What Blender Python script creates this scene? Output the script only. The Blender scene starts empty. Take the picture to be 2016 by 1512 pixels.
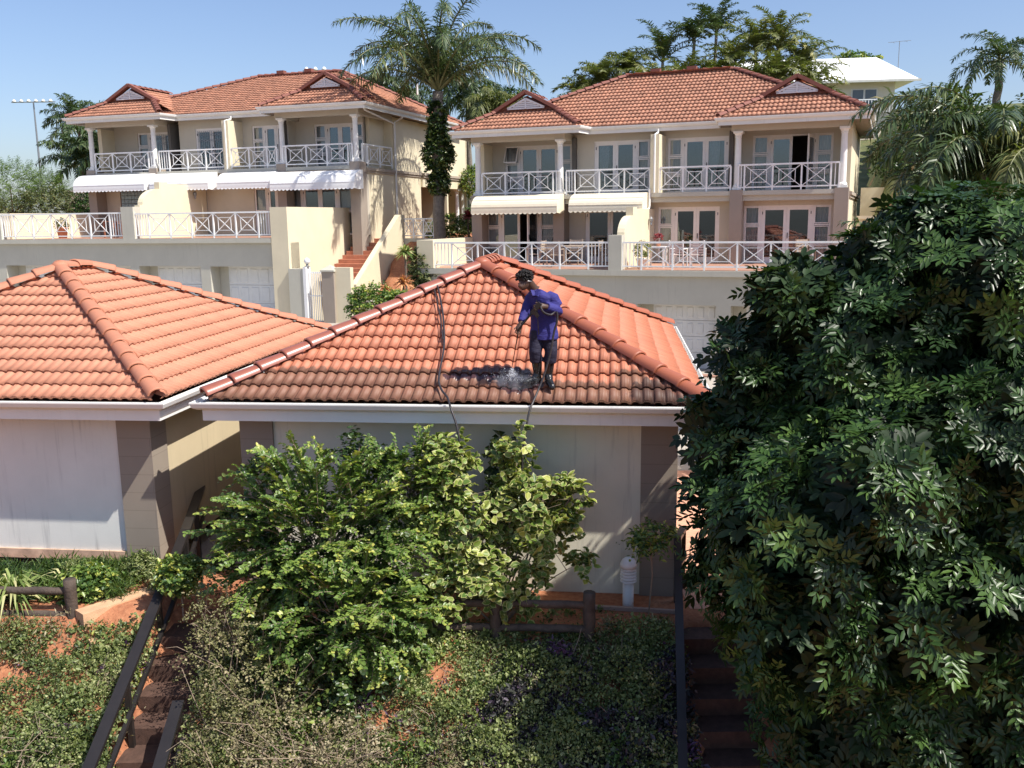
import bpy, bmesh, math, random
import numpy as np
from mathutils import Vector, Matrix
rad = math.radians
S = bpy.context.scene
COL = S.collection

# ---------------------------------------------------------------- camera
cam_d = bpy.data.cameras.new('camera'); cam = bpy.data.objects.new('camera', cam_d); COL.objects.link(cam)
pt, rl = rad(10.264), rad(-0.737)
fw = Vector((0, math.cos(pt), -math.sin(pt))); upv = Vector((0, math.sin(pt), math.cos(pt))); rt = Vector((1, 0, 0))
RT = rt * math.cos(rl) + upv * math.sin(rl); UP = -rt * math.sin(rl) + upv * math.cos(rl)
M3 = Matrix((RT, UP, -fw)).transposed()
cam.matrix_world = Matrix.Translation((0, 0, 5.2)) @ M3.to_4x4()
cam_d.sensor_width = 36; cam_d.lens = 36 * 1808.8 / 2016; cam_d.clip_start = .1; cam_d.clip_end = 3000
S.camera = cam

# ---------------------------------------------------------------- sky and sun
SUN_EL, SUN_AZ = rad(52.5), rad(-30)           # azimuth of the source measured from +X
W = bpy.data.worlds.new("World"); S.world = W; W.use_nodes = True
nt = W.node_tree; nt.nodes.clear()
sky = nt.nodes.new('ShaderNodeTexSky'); sky.sky_type = 'NISHITA'; sky.sun_disc = False
sky.sun_elevation = SUN_EL; sky.sun_rotation = rad(90) - SUN_AZ
sky.altitude = 100; sky.air_density = 1.0; sky.dust_density = 1.6; sky.ozone_density = 3.0
bg = nt.nodes.new('ShaderNodeBackground'); bg.inputs['Strength'].default_value = .10
wo = nt.nodes.new('ShaderNodeOutputWorld')
tn = nt.nodes.new('ShaderNodeMix'); tn.data_type = 'RGBA'; tn.blend_type = 'MULTIPLY'; tn.inputs[0].default_value = 1; tn.inputs[7].default_value = (1.0, .98, 1.05, 1)
nt.links.new(sky.outputs[0], tn.inputs[6]); nt.links.new(tn.outputs[2], bg.inputs[0]); nt.links.new(bg.outputs[0], wo.inputs[0])
sd = bpy.data.lights.new('sun', 'SUN'); so = bpy.data.objects.new('sun', sd); COL.objects.link(so)
sd.energy = 4.2; sd.angle = rad(.55); sd.color = (1, .95, .87)
dsun = Vector((math.cos(SUN_EL) * math.cos(SUN_AZ), math.cos(SUN_EL) * math.sin(SUN_AZ), math.sin(SUN_EL)))
so.rotation_euler = dsun.to_track_quat('Z', 'Y').to_euler(); so.location = (20, -10, 40)
S.view_settings.view_transform = 'Standard'; S.view_settings.look = 'None'; S.view_settings.gamma = 1
S.view_settings.exposure = .70
S.cycles.max_bounces = 6; S.cycles.transparent_max_bounces = 12; S.cycles.caustics_reflective = False; S.cycles.caustics_refractive = False

# ---------------------------------------------------------------- helpers
def tag(o, label=None, cat=None, group=None, kind=None):
    if label: o['label'] = label
    if cat: o['category'] = cat
    if group: o['group'] = group
    if kind: o['kind'] = kind
    return o
def thing(name, label, cat, loc=(0, 0, 0), rz=0, group=None):
    o = bpy.data.objects.new(name, None); COL.objects.link(o); o.location = loc; o.rotation_euler = (0, 0, rz)
    o.empty_display_size = .2
    return tag(o, label, cat, group)
def copy_tree(o, parent=None):
    c = o.copy(); COL.objects.link(c); c.parent = parent
    for ch in list(o.children): copy_tree(ch, c)
    return c
def link_mesh(name, me, mat, parent=None, smooth=False, label=None):
    o = bpy.data.objects.new(name, me); COL.objects.link(o)
    if mat:
        for m in (mat if isinstance(mat, (list, tuple)) else [mat]): me.materials.append(m)
    if parent: o.parent = parent
    if smooth: me.polygons.foreach_set('use_smooth', [True] * len(me.polygons))
    if label: o['label'] = label
    return o
class MB:
    def __init__(s): s.v = []; s.f = []
    def box(s, x0, x1, y0, y1, z0, z1):
        b = len(s.v); s.v += [(x, y, z) for z in (z0, z1) for y in (y0, y1) for x in (x0, x1)]
        s.f += [tuple(b + i for i in q) for q in ((0, 2, 3, 1), (4, 5, 7, 6), (0, 1, 5, 4), (2, 6, 7, 3), (0, 4, 6, 2), (1, 3, 7, 5))]; return s
    def quad(s, *p):
        b = len(s.v); s.v += [tuple(q) for q in p]; s.f.append(tuple(range(b, b + len(p)))); return s
    def prism(s, poly, d):                     # poly: list of 3D points, d: extrusion vector
        b = len(s.v); n = len(poly); s.v += [tuple(p) for p in poly] + [tuple(Vector(p) + Vector(d)) for p in poly]
        s.f.append(tuple(range(b, b + n))); s.f.append(tuple(range(b + 2 * n - 1, b + n - 1, -1)))
        for i in range(n): j = (i + 1) % n; s.f.append((b + i, b + n + i, b + n + j, b + j))
        return s
    def bar(s, p0, p1, w, h, upd=(0, 0, 1)):   # rectangular bar between two points
        p0, p1 = Vector(p0), Vector(p1); d = (p1 - p0).normalized(); u = Vector(upd)
        if abs(d.dot(u)) > .98: u = Vector((0, 1, 0))
        sd_ = d.cross(u).normalized(); u = sd_.cross(d)
        b = len(s.v)
        for p in (p0, p1):
            for a, c in ((-1, -1), (1, -1), (1, 1), (-1, 1)): s.v.append(tuple(p + sd_ * a * w / 2 + u * c * h / 2))
        s.f += [tuple(b + i for i in q) for q in ((0, 3, 2, 1), (4, 5, 6, 7), (0, 1, 5, 4), (1, 2, 6, 5), (2, 3, 7, 6), (3, 0, 4, 7))]; return s
    def tube(s, pts, r, k=8, cap=True):
        pts = [Vector(p) for p in pts]; n = len(pts); rs = r if isinstance(r, (list, tuple)) else [r] * n; b = len(s.v)
        ref = Vector((0, 0, 1)) if abs((pts[-1] - pts[0]).normalized().z) < .9 else Vector((0, 1, 0))
        for i, p in enumerate(pts):
            d = (pts[min(i + 1, n - 1)] - pts[max(i - 1, 0)]).normalized(); a = d.cross(ref).normalized(); c = a.cross(d)
            for j in range(k): t = 2 * math.pi * j / k; s.v.append(tuple(p + (a * math.cos(t) + c * math.sin(t)) * rs[i]))
        for i in range(n - 1):
            for j in range(k): s.f.append((b + i * k + j, b + i * k + (j + 1) % k, b + (i + 1) * k + (j + 1) % k, b + (i + 1) * k + j))
        if cap: s.f.append(tuple(b + j for j in range(k - 1, -1, -1))); s.f.append(tuple(b + (n - 1) * k + j for j in range(k)))
        return s
    def lathe(s, c, prof, k=16, cap=True):     # prof: (radius, z) list
        b = len(s.v); n = len(prof)
        for r, z in prof:
            for j in range(k): t = 2 * math.pi * j / k; s.v.append((c[0] + r * math.cos(t), c[1] + r * math.sin(t), c[2] + z))
        for i in range(n - 1):
            for j in range(k): s.f.append((b + i * k + j, b + i * k + (j + 1) % k, b + (i + 1) * k + (j + 1) % k, b + (i + 1) * k + j))
        if cap: s.f.append(tuple(b + j for j in range(k - 1, -1, -1))); s.f.append(tuple(b + (n - 1) * k + j for j in range(k)))
        return s
    def build(s, name, mat, parent=None, smooth=False, label=None):
        me = bpy.data.meshes.new(name); me.from_pydata(s.v, [], s.f); me.update()
        return link_mesh(name, me, mat, parent, smooth, label)

def np_mesh(name, V, F, mat, parent=None, rnd=None, smooth=False, label=None):
    V = np.asarray(V, dtype=np.float32); F = np.asarray(F, dtype=np.int32); k = F.shape[1]
    me = bpy.data.meshes.new(name)
    me.vertices.add(len(V)); me.vertices.foreach_set('co', V.ravel())
    me.loops.add(F.size); me.loops.foreach_set('vertex_index', F.ravel())
    me.polygons.add(len(F)); me.polygons.foreach_set('loop_start', np.arange(0, F.size, k, dtype=np.int32))
    me.polygons.foreach_set('loop_total', np.full(len(F), k, dtype=np.int32))
    if rnd is not None:
        a = me.attributes.new('rnd', 'FLOAT', 'FACE'); a.data.foreach_set('value', np.asarray(rnd, dtype=np.float32))
    me.update(calc_edges=True); me.validate()
    return link_mesh(name, me, mat, parent, smooth, label)

# ---------------------------------------------------------------- materials
def new_mat(name):
    m = bpy.data.materials.new(name); m.use_nodes = True
    b = m.node_tree.nodes['Principled BSDF']; return m, m.node_tree, b
def lk(t, a, b): t.links.new(a, b)
def noise(t, scale, detail=4, vec=None, rough=.6):
    n = t.nodes.new('ShaderNodeTexNoise'); n.inputs['Scale'].default_value = scale; n.inputs['Detail'].default_value = detail; n.inputs['Roughness'].default_value = rough
    if vec is not None: lk(t, vec, n.inputs['Vector'])
    return n
def ramp(t, src, stops):
    r = t.nodes.new('ShaderNodeValToRGB'); e = r.color_ramp.elements
    while len(e) < len(stops): e.new(.5)
    for i, (p, c) in enumerate(stops): e[i].position = p; e[i].color = (*c, 1) if len(c) == 3 else c
    lk(t, src, r.inputs[0]); return r
def mix(t, fac, a, b, mode='MIX'):
    n = t.nodes.new('ShaderNodeMix'); n.data_type = 'RGBA'; n.blend_type = mode
    for s_, v in ((0, fac), (6, a), (7, b)):
        if hasattr(v, 'is_linked'): lk(t, v, n.inputs[s_])
        elif s_ == 0: n.inputs[0].default_value = v
        else: n.inputs[s_].default_value = (*v, 1)
    return n.outputs[2]
def mth(t, op, a, b=0.0, c=0.0, clamp=False):
    n = t.nodes.new('ShaderNodeMath'); n.operation = op; n.use_clamp = clamp
    for i, v in enumerate((a, b, c)):
        if hasattr(v, 'is_linked'): lk(t, v, n.inputs[i])
        else: n.inputs[i].default_value = v
    return n.outputs[0]
def bump(t, b, h, strength=.3, dist=.02):
    n = t.nodes.new('ShaderNodeBump'); n.inputs['Strength'].default_value = strength; n.inputs['Distance'].default_value = dist
    lk(t, h, n.inputs['Height']); lk(t, n.outputs[0], b.inputs['Normal'])
def dark(c, k): return tuple(x * k for x in c)
def M_plain(name, c, rough=.7, var=.12, sc=3, bmp=.15, bsc=60, bdist=.01, metal=0, spec=.5):
    m, t, b = new_mat(name); tc = t.nodes.new('ShaderNodeTexCoord').outputs['Object']
    n = noise(t, sc, 5, tc); r = ramp(t, n.outputs[0], [(.25, dark(c, 1 - var)), (.75, tuple(min(1, x * (1 + var)) for x in c))])
    lk(t, r.outputs[0], b.inputs['Base Color']); b.inputs['Roughness'].default_value = rough; b.inputs['Metallic'].default_value = metal
    b.inputs['Specular IOR Level'].default_value = spec
    if bmp: bump(t, b, noise(t, bsc, 3, tc).outputs[0], bmp, bdist)
    return m
def M_plaster(name, c, streak=.35, stain=(.1, .09, .08), block=None, sc=1.0, gl=.45):
    """painted plaster: broad mottling, rain streaks running down, fine grain, optional block joints"""
    m, t, b = new_mat(name); tc = t.nodes.new('ShaderNodeTexCoord').outputs['Object']
    n = noise(t, 1.3, 6, tc); base = ramp(t, n.outputs[0], [(.3, dark(c, .9)), (.7, c)]).outputs[0]
    mp = t.nodes.new('ShaderNodeMapping'); mp.inputs['Scale'].default_value = (9 * sc, 9 * sc, .5 * sc); lk(t, tc, mp.inputs[0])
    s1 = noise(t, 1.0, 5, mp.outputs[0], .7); sr = ramp(t, s1.outputs[0], [(.54, (0, 0, 0)), (.74, (1, 1, 1))]).outputs[0]
    n2 = noise(t, .6, 2, tc); gate = ramp(t, n2.outputs[0], [(gl, (0, 0, 0)), (gl + .17, (1, 1, 1))]).outputs[0]
    f = mth(t, 'MULTIPLY', mth(t, 'MULTIPLY', sr, gate), streak)
    col = mix(t, f, base, stain)
    if block:
        br = t.nodes.new('ShaderNodeTexBrick'); br.inputs['Scale'].default_value = 1; br.inputs['Brick Width'].default_value = block[0]; br.inputs['Row Height'].default_value = block[1]
        br.inputs['Mortar Size'].default_value = .006; br.inputs['Mortar Smooth'].default_value = .3
        cx = t.nodes.new('ShaderNodeSeparateXYZ'); lk(t, tc, cx.inputs[0]); cb = t.nodes.new('ShaderNodeCombineXYZ')
        lk(t, mth(t, 'ADD', cx.outputs[0], cx.outputs[1]), cb.inputs[0]); lk(t, cx.outputs[2], cb.inputs[1]); lk(t, cb.outputs[0], br.inputs['Vector'])
        br.inputs['Color1'].default_value = (1, 1, 1, 1); br.inputs['Color2'].default_value = (.96, .96, .96, 1); br.inputs['Mortar'].default_value = (.80, .78, .76, 1)
        col = mix(t, 1.0, col, br.outputs[0], 'MULTIPLY')
    lk(t, col, b.inputs['Base Color']); b.inputs['Roughness'].default_value = .85
    bump(t, b, noise(t, 90, 3, tc).outputs[0], .25, .006)
    return m
def M_tile(name, c, rough=.7, dirt_shadow=None, var=.18, grime=.25, coat=0.0):
    """concrete roof tile: per-tile tint, lichen mottling, optional uncleaned band / wet patch / painted corner shadow given in the roof's own coordinates"""
    m, t, b = new_mat(name); tc = t.nodes.new('ShaderNodeTexCoord').outputs['Object']
    at = t.nodes.new('ShaderNodeAttribute'); at.attribute_name = 'rnd'
    base = ramp(t, at.outputs['Fac'], [(0, dark(c, 1 - var)), (.5, c), (1, (min(1, c[0] * (1 + var)), c[1] * (1 + var * .9), c[2] * (1 + var * .8)))]).outputs[0]
    n = noise(t, 7, 6, tc, .7); g = ramp(t, n.outputs[0], [(.5, (0, 0, 0)), (.75, (1, 1, 1))]).outputs[0]
    col = mix(t, mth(t, 'MULTIPLY', g, grime), base, (c[0] * .42, c[1] * .45, c[2] * .5))
    b.inputs['Roughness'].default_value = rough
    if dirt_shadow:
        col, rr = dirt_shadow(t, tc, col, rough); lk(t, rr, b.inputs['Roughness'])
    lk(t, col, b.inputs['Base Color'])
    b.inputs['Coat Weight'].default_value = coat; b.inputs['Coat Roughness'].default_value = .25
    bump(t, b, noise(t, 120, 3, tc).outputs[0], .25, .004)
    return m
def M_leaf(name, stops, rough=.4, trans=.25, spec=.5, coat=0):
    m, t, b = new_mat(name); at = t.nodes.new('ShaderNodeAttribute'); at.attribute_name = 'rnd'
    col = ramp(t, at.outputs['Fac'], stops).outputs[0]
    lk(t, col, b.inputs['Base Color']); b.inputs['Roughness'].default_value = rough; b.inputs['Specular IOR Level'].default_value = spec
    if coat: b.inputs['Coat Weight'].default_value = coat; b.inputs['Coat Roughness'].default_value = .2
    tr = t.nodes.new('ShaderNodeBsdfTranslucent'); lk(t, mix(t, 1.0, col, (1.0, 1.25, .45), 'MULTIPLY'), tr.inputs[0])
    ms = t.nodes.new('ShaderNodeMixShader'); ms.inputs[0].default_value = trans
    out = t.nodes['Material Output']; lk(t, b.outputs[0], ms.inputs[1]); lk(t, tr.outputs[0], ms.inputs[2]); lk(t, ms.outputs[0], out.inputs[0])
    return m
def M_glass(name, tint=(.75, .8, .82), refl=.07):
    m = bpy.data.materials.new(name); m.use_nodes = True; t = m.node_tree; t.nodes.remove(t.nodes['Principled BSDF'])
    tr = t.nodes.new('ShaderNodeBsdfTransparent'); tr.inputs[0].default_value = (*tint, 1)
    gl = t.nodes.new('ShaderNodeBsdfGlossy'); gl.inputs['Roughness'].default_value = .02; gl.inputs[0].default_value = (.9, .95, 1, 1)
    fr = t.nodes.new('ShaderNodeFresnel'); fr.inputs[0].default_value = 1.5
    f = mth(t, 'ADD', fr.outputs[0], refl, clamp=True); ms = t.nodes.new('ShaderNodeMixShader'); lk(t, f, ms.inputs[0])
    lk(t, tr.outputs[0], ms.inputs[1]); lk(t, gl.outputs[0], ms.inputs[2]); lk(t, ms.outputs[0], t.nodes['Material Output'].inputs[0])
    return m

def garage_dirt_shadow(t, tc, col, rough):
    sp = t.nodes.new('ShaderNodeSeparateXYZ'); lk(t, tc, sp.inputs[0]); x, y = sp.outputs[0], sp.outputs[1]
    nz = noise(t, 2.2, 5, tc).outputs[0]; nf = noise(t, 9, 4, tc, .7).outputs[0]
    mp = t.nodes.new('ShaderNodeMapping'); mp.inputs['Scale'].default_value = (14, 2.2, 0); lk(t, tc, mp.inputs[0]); ns = noise(t, 1, 3, mp.outputs[0]).outputs[0]
    # cleaned/uncleaned boundary (distance up the slope), wavy and stepped along the eave
    st = mth(t, 'MULTIPLY', mth(t, 'GREATER_THAN', x, 4.75), -.27); st2 = mth(t, 'MULTIPLY', mth(t, 'GREATER_THAN', x, 5.62), .24)
    edge = mth(t, 'ADD', mth(t, 'ADD', .68, st), st2)
    yy = mth(t, 'ADD', mth(t, 'ADD', y, mth(t, 'MULTIPLY', nz, .22)), mth(t, 'MULTIPLY', ns, .20))
    d = mth(t, 'MULTIPLY', mth(t, 'SUBTRACT', mth(t, 'ADD', edge, .21), yy), 22, clamp=True)
    side = mth(t, 'MULTIPLY', mth(t, 'SUBTRACT', 6.6, mth(t, 'ADD', x, mth(t, 'MULTIPLY', y, 1.0))), 30, clamp=True)   # the front slope only
    d = mth(t, 'MULTIPLY', d, side)
    amt = mth(t, 'MULTIPLY', d, mth(t, 'ADD', .45, mth(t, 'MULTIPLY', nf, .75)), clamp=True)
    sed = ramp(t, nf, [(.3, (.10, .052, .034)), (.6, (.20, .10, .06)), (.8, (.27, .15, .085))]).outputs[0]
    col = mix(t, amt, col, sed)
    # wet dark patch below the lance
    def blob(cx, cy, rx, ry):
        a = mth(t, 'DIVIDE', mth(t, 'SUBTRACT', x, cx), rx); b_ = mth(t, 'DIVIDE', mth(t, 'SUBTRACT', y, cy), ry)
        return mth(t, 'ADD', mth(t, 'MULTIPLY', a, a), mth(t, 'MULTIPLY', b_, b_))
    r = mth(t, 'MINIMUM', blob(4.0, .56, .48, .17), blob(4.35, .34, .34, .19)); r = mth(t, 'MINIMUM', r, blob(3.55, .52, .32, .1))
    wet = mth(t, 'MULTIPLY', mth(t, 'SUBTRACT', 1.3, mth(t, 'ADD', r, mth(t, 'MULTIPLY', nf, .7))), 9, clamp=True)
    col = mix(t, mth(t, 'MULTIPLY', wet, .85), col, (.045, .022, .028))
    # tree shadow over the right-hand corner, painted dark into the tile colour
    r2 = blob(6.35, .18, .62, .42); corner_shadow = mth(t, 'MULTIPLY', mth(t, 'SUBTRACT', 1.25, mth(t, 'ADD', r2, mth(t, 'MULTIPLY', nf, .9))), 10, clamp=True)
    col = mix(t, mth(t, 'MULTIPLY', corner_shadow, .8), col, (.05, .022, .016))
    rr = mth(t, 'SUBTRACT', rough, mth(t, 'MULTIPLY', wet, .45))
    return col, rr

CREAM = (.70, .58, .38); 
m_cream = M_plaster('cream_plaster', (.74, .655, .47), .10)
m_beige = M_plaster('beige_plaster', (.55, .50, .41), .14)
m_grey = M_plaster('greyish_plaster', (.52, .50, .42), .22)
m_taupe = M_plaster('taupe_pillar_paint', (.34, .285, .235), .08); m_taupeb = M_plaster('taupe_block_paint', (.31, .26, .21), .08, block=(7.0, .27))
m_gar = M_plaster('garage_wall_paint', (.80, .765, .62), .4, (.16, .15, .14), gl=.40)
m_gar2 = M_plaster('left_garage_wall_paint', (.76, .75, .70), .65, (.15, .15, .16), gl=.36); m_garside = M_plaster('garage_side_paint', (.60, .50, .33), .35)
m_white = M_plain('white_painted_wood', (.80, .80, .79), .45, .05, 4, .05)
m_rail = M_plain('white_railing_paint', (.86, .86, .84), .4, .05, 6, 0)
m_column = M_plain('white_column', (.80, .79, .75), .6, .06, 4, .1)
m_gutter = M_plaster('white_gutter', (.82, .815, .78), .3, (.3, .3, .3))
m_fascia = M_plaster('fascia_board', (.78, .775, .74), .35, (.28, .28, .28), sc=1.5)
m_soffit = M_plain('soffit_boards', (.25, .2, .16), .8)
m_frame = M_plain('door_frame_paint', (.78, .74, .70), .45, .05, 5, 0)
m_glass = M_glass('window_glass'); 
m_curtain = M_plain('curtain_cloth', (.60, .58, .56), .9, .1, 8)
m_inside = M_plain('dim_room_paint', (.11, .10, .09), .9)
m_floor = M_plain('terracotta_floor', (.42, .235, .165), .55, .12, 2, 0)
m_step = M_plain('terracotta_steps', (.42, .17, .10), .7, .2, 5)
m_awn = M_plain('white_awning_canvas', (.83, .83, .82), .8, .04, 5, .1)
m_awn2 = M_plain('cream_awning_canvas', (.80, .72, .55), .8, .05, 5, .1)
m_door = M_plain('garage_door_paint', (.72, .73, .72), .5, .06, 3, .05)
m_black = M_plain('black_metal', (.022, .019, .018), .35, .2, 4, 0)
m_metal = M_plain('grey_metal', (.3, .31, .32), .4, .1, 5, 0, metal=.6)
m_tileR = M_tile('weathered_orange_tile', (.42, .195, .12), .75, grime=.5)
m_capR = M_tile('dark_red_ridge_tile', (.28, .10, .07), .7, grime=.4)
m_tile1 = M_tile('fresh_red_tile_part_cleaned', (.47, .165, .09), .6, garage_dirt_shadow, grime=.12, var=.1)
m_cap1 = M_tile('wet_red_ridge_tile', (.36, .115, .07), .38, grime=.3, coat=.4)
m_cap1b = M_tile('painted_red_ridge_tile', (.42, .13, .07), .5, grime=.15)
m_tile2 = M_tile('salmon_tile', (.50, .215, .13), .75, grime=.3, var=.08)
m_cap2 = M_tile('salmon_ridge_tile', (.56, .23, .135), .7, grime=.25)
m_log = M_plain('weathered_log', (.075, .055, .042), .85, .45, 9, .6, 30, .02)
m_bark = M_plain('brown_bark', (.14, .10, .075), .9, .4, 8, .8, 25, .03)
m_palmbark = M_plain('grey_palm_bark', (.21, .18, .15), .9, .35, 9, .8, 20, .03)
m_twig = M_plain('dry_twig', (.30, .23, .17), .9, .3, 9, 0)
m_whiteroof = M_plain('white_roof_sheet', (.86, .86, .86), .6, .03, 2, 0)
m_pot = M_plain('terracotta_pot', (.52, .24, .15), .8, .15, 6)
m_teak = M_plain('weathered_timber_furniture', (.40, .32, .25), .8, .25, 9)
m_brickwall = M_plaster('garden_wall_blocks', (.50, .42, .32), .3, block=(.4, .2))

# ---------------------------------------------------------------- roofs
def in_poly(px, py, poly):
    ok = np.ones_like(px, dtype=bool); a = 0
    for i in range(len(poly)):
        x0, y0 = poly[i]; x1, y1 = poly[(i + 1) % len(poly)]; a += x0 * y1 - x1 * y0
    sg = 1 if a > 0 else -1
    for i in range(len(poly)):
        x0, y0 = poly[i]; x1, y1 = poly[(i + 1) % len(poly)]
        ok &= sg * ((x1 - x0) * (py - y0) - (y1 - y0) * (px - x0)) >= -1e-6
    return ok
def tiles(name, A, e, d, slope, poly, mat, parent, wave=.155, course=.32, amp=.03, lip=.034, seg=8, seed=1, label=None):
    """tiled slope: A eave start, e eave direction, d horizontal direction up the slope, poly in (along eave, plan distance up)"""
    r = np.random.default_rng(seed); A = np.array(A, float); e = np.array(e, float); d = np.array(d, float)
    k = math.sqrt(1 + slope * slope); ct = course / k
    smin = min(p[0] for p in poly); smax = max(p[0] for p in poly); tmin = min(p[1] for p in poly); tmax = max(p[1] for p in poly)
    up = d + np.array([0, 0, slope]); nrm = np.array([-d[0] * slope, -d[1] * slope, 1]) / k
    ns = int(math.ceil((smax - smin) / wave)) * seg; s = smin + np.arange(ns + 1) * wave / seg
    ph = (s - smin) / wave; fr = ph % 1.0
    prof = amp * np.sqrt(np.clip(1 - ((fr - .34) / .34) ** 2, 0, 1)) ** .85 + amp * .05 * np.sin(fr * 6.28)
    odd = (np.floor(ph) % 2 == 1); prof = np.where(odd & (fr > .3) & (fr < .4), prof - amp * .16, prof)
    V = []; F = []; R = []; base = 0; nc = int(math.ceil((tmax - tmin) / ct))
    for j in range(nc):
        t0 = tmin + j * ct; t1 = t0 + ct * 1.02
        jit = np.repeat(r.normal(0, .0022, ns // seg + 2), seg)[:ns + 1]; slip = np.repeat(r.normal(0, .004, ns // seg + 2), seg)[:ns + 1]
        rows = [(t0 + .022, -.02, 0), (t0, lip, 1), (t1, .0, 1)]
        for (t, h, w) in rows:
            off = h + prof * (1 if w else .9) + jit
            tt = t + (slip if w < 2 and t != t1 else 0) * np.ones_like(s)
            P = A + s[:, None] * e + tt[:, None] * up + off[:, None] * nrm; V.append(P)
        sc = (s[:-1] + s[1:]) / 2; keep = in_poly(sc, np.full_like(sc, min(t0 + ct * .35, tmax - .001)), poly)
        tr = np.repeat(r.random(ns // seg + 2), seg)[:ns]
        idx = np.nonzero(keep)[0]
        for q in (0, 1):
            a = base + q * (ns + 1) + idx; F.append(np.stack([a, a + 1, a + ns + 2, a + ns + 1], 1)); R.append(tr[idx])
        base += 3 * (ns + 1)
    return np_mesh(name, np.concatenate(V), np.concatenate(F), mat, parent, np.concatenate(R), label=label)
def caps(mb, P0, P1, r=.13, ln=.4, seed=0, k=8):
    """overlapping half-round ridge tiles from P0 (low end) to P1 (high end)"""
    P0, P1 = Vector(P0), Vector(P1); L = (P1 - P0).length; n = max(1, round(L / ln)); d = (P1 - P0) / L; a = d.cross(Vector((0, 0, 1))).normalized(); c = a.cross(d)
    rr = random.Random(seed)
    for i in range(n):
        q0 = P0 + d * (L * i / n - .03); q1 = P0 + d * (L * (i + 1) / n + .03); b = len(mb.v); j0 = rr.uniform(-.008, .008)
        for (q, rad_, lift) in ((q0, r * 1.1, .012), (q0 + d * .03, r * 1.1, .012), (q1, r * .9, -.012)):
            for m in range(k + 1):
                t = math.pi * m / k; mb.v.append(tuple(q + a * (math.cos(t) * rad_ + j0) + c * (math.sin(t) * rad_ * .8 + lift)))
        q = q0
        for m in range(k + 1):
            t = math.pi * m / k; mb.v.append(tuple(q + a * (math.cos(t) * r * .92 + j0) + c * (math.sin(t) * r * .7 + .012)))
        K = k + 1
        for row in (0, 1):
            for m in range(k): mb.f.append((b + row * K + m, b + row * K + m + 1, b + (row + 1) * K + m + 1, b + (row + 1) * K + m))
        for m in range(k): mb.f.append((b + 3 * K + m, b + 3 * K + m + 1, b + m + 1, b + m))

# ---------------------------------------------------------------- walls with openings (in a plane n = const, seen from -n)
def wall_open(mb, u0, u1, z0, z1, n, th, holes):
    us = sorted({u0, u1, *[h[0] for h in holes], *[h[1] for h in holes]}); zs = sorted({z0, z1, *[h[2] for h in holes], *[h[3] for h in holes]})
    us = [x for x in us if u0 <= x <= u1]; zs = [x for x in zs if z0 <= x <= z1]
    inh = lambda u, z: any(h[0] < u < h[1] and h[2] < z < h[3] for h in holes)
    for i in range(len(us) - 1):
        for j in range(len(zs) - 1):
            a, b, c, d = us[i], us[i + 1], zs[j], zs[j + 1]
            if inh((a + b) / 2, (c + d) / 2): continue
            mb.quad((a, n, c), (b, n, c), (b, n, d), (a, n, d)); mb.quad((a, n + th, c), (a, n + th, d), (b, n + th, d), (b, n + th, c))
    for (a, b, c, d) in holes:
        mb.quad((a, n, c), (a, n, d), (a, n + th, d), (a, n + th, c)); mb.quad((b, n, c), (b, n + th, c), (b, n + th, d), (b, n, d))
        mb.quad((a, n, d), (b, n, d), (b, n + th, d), (a, n + th, d))
        if c > z0: mb.quad((a, n, c), (a, n + th, c), (b, n + th, c), (b, n, c))
    for (a, b) in ((u0, 0), (u1, 1)): mb.quad((a, n, z0), (a, n + th, z0), (a, n + th, z1), (a, n, z1))
    mb.quad((u0, n, z1), (u1, n, z1), (u1, n + th, z1), (u0, n + th, z1))

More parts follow.
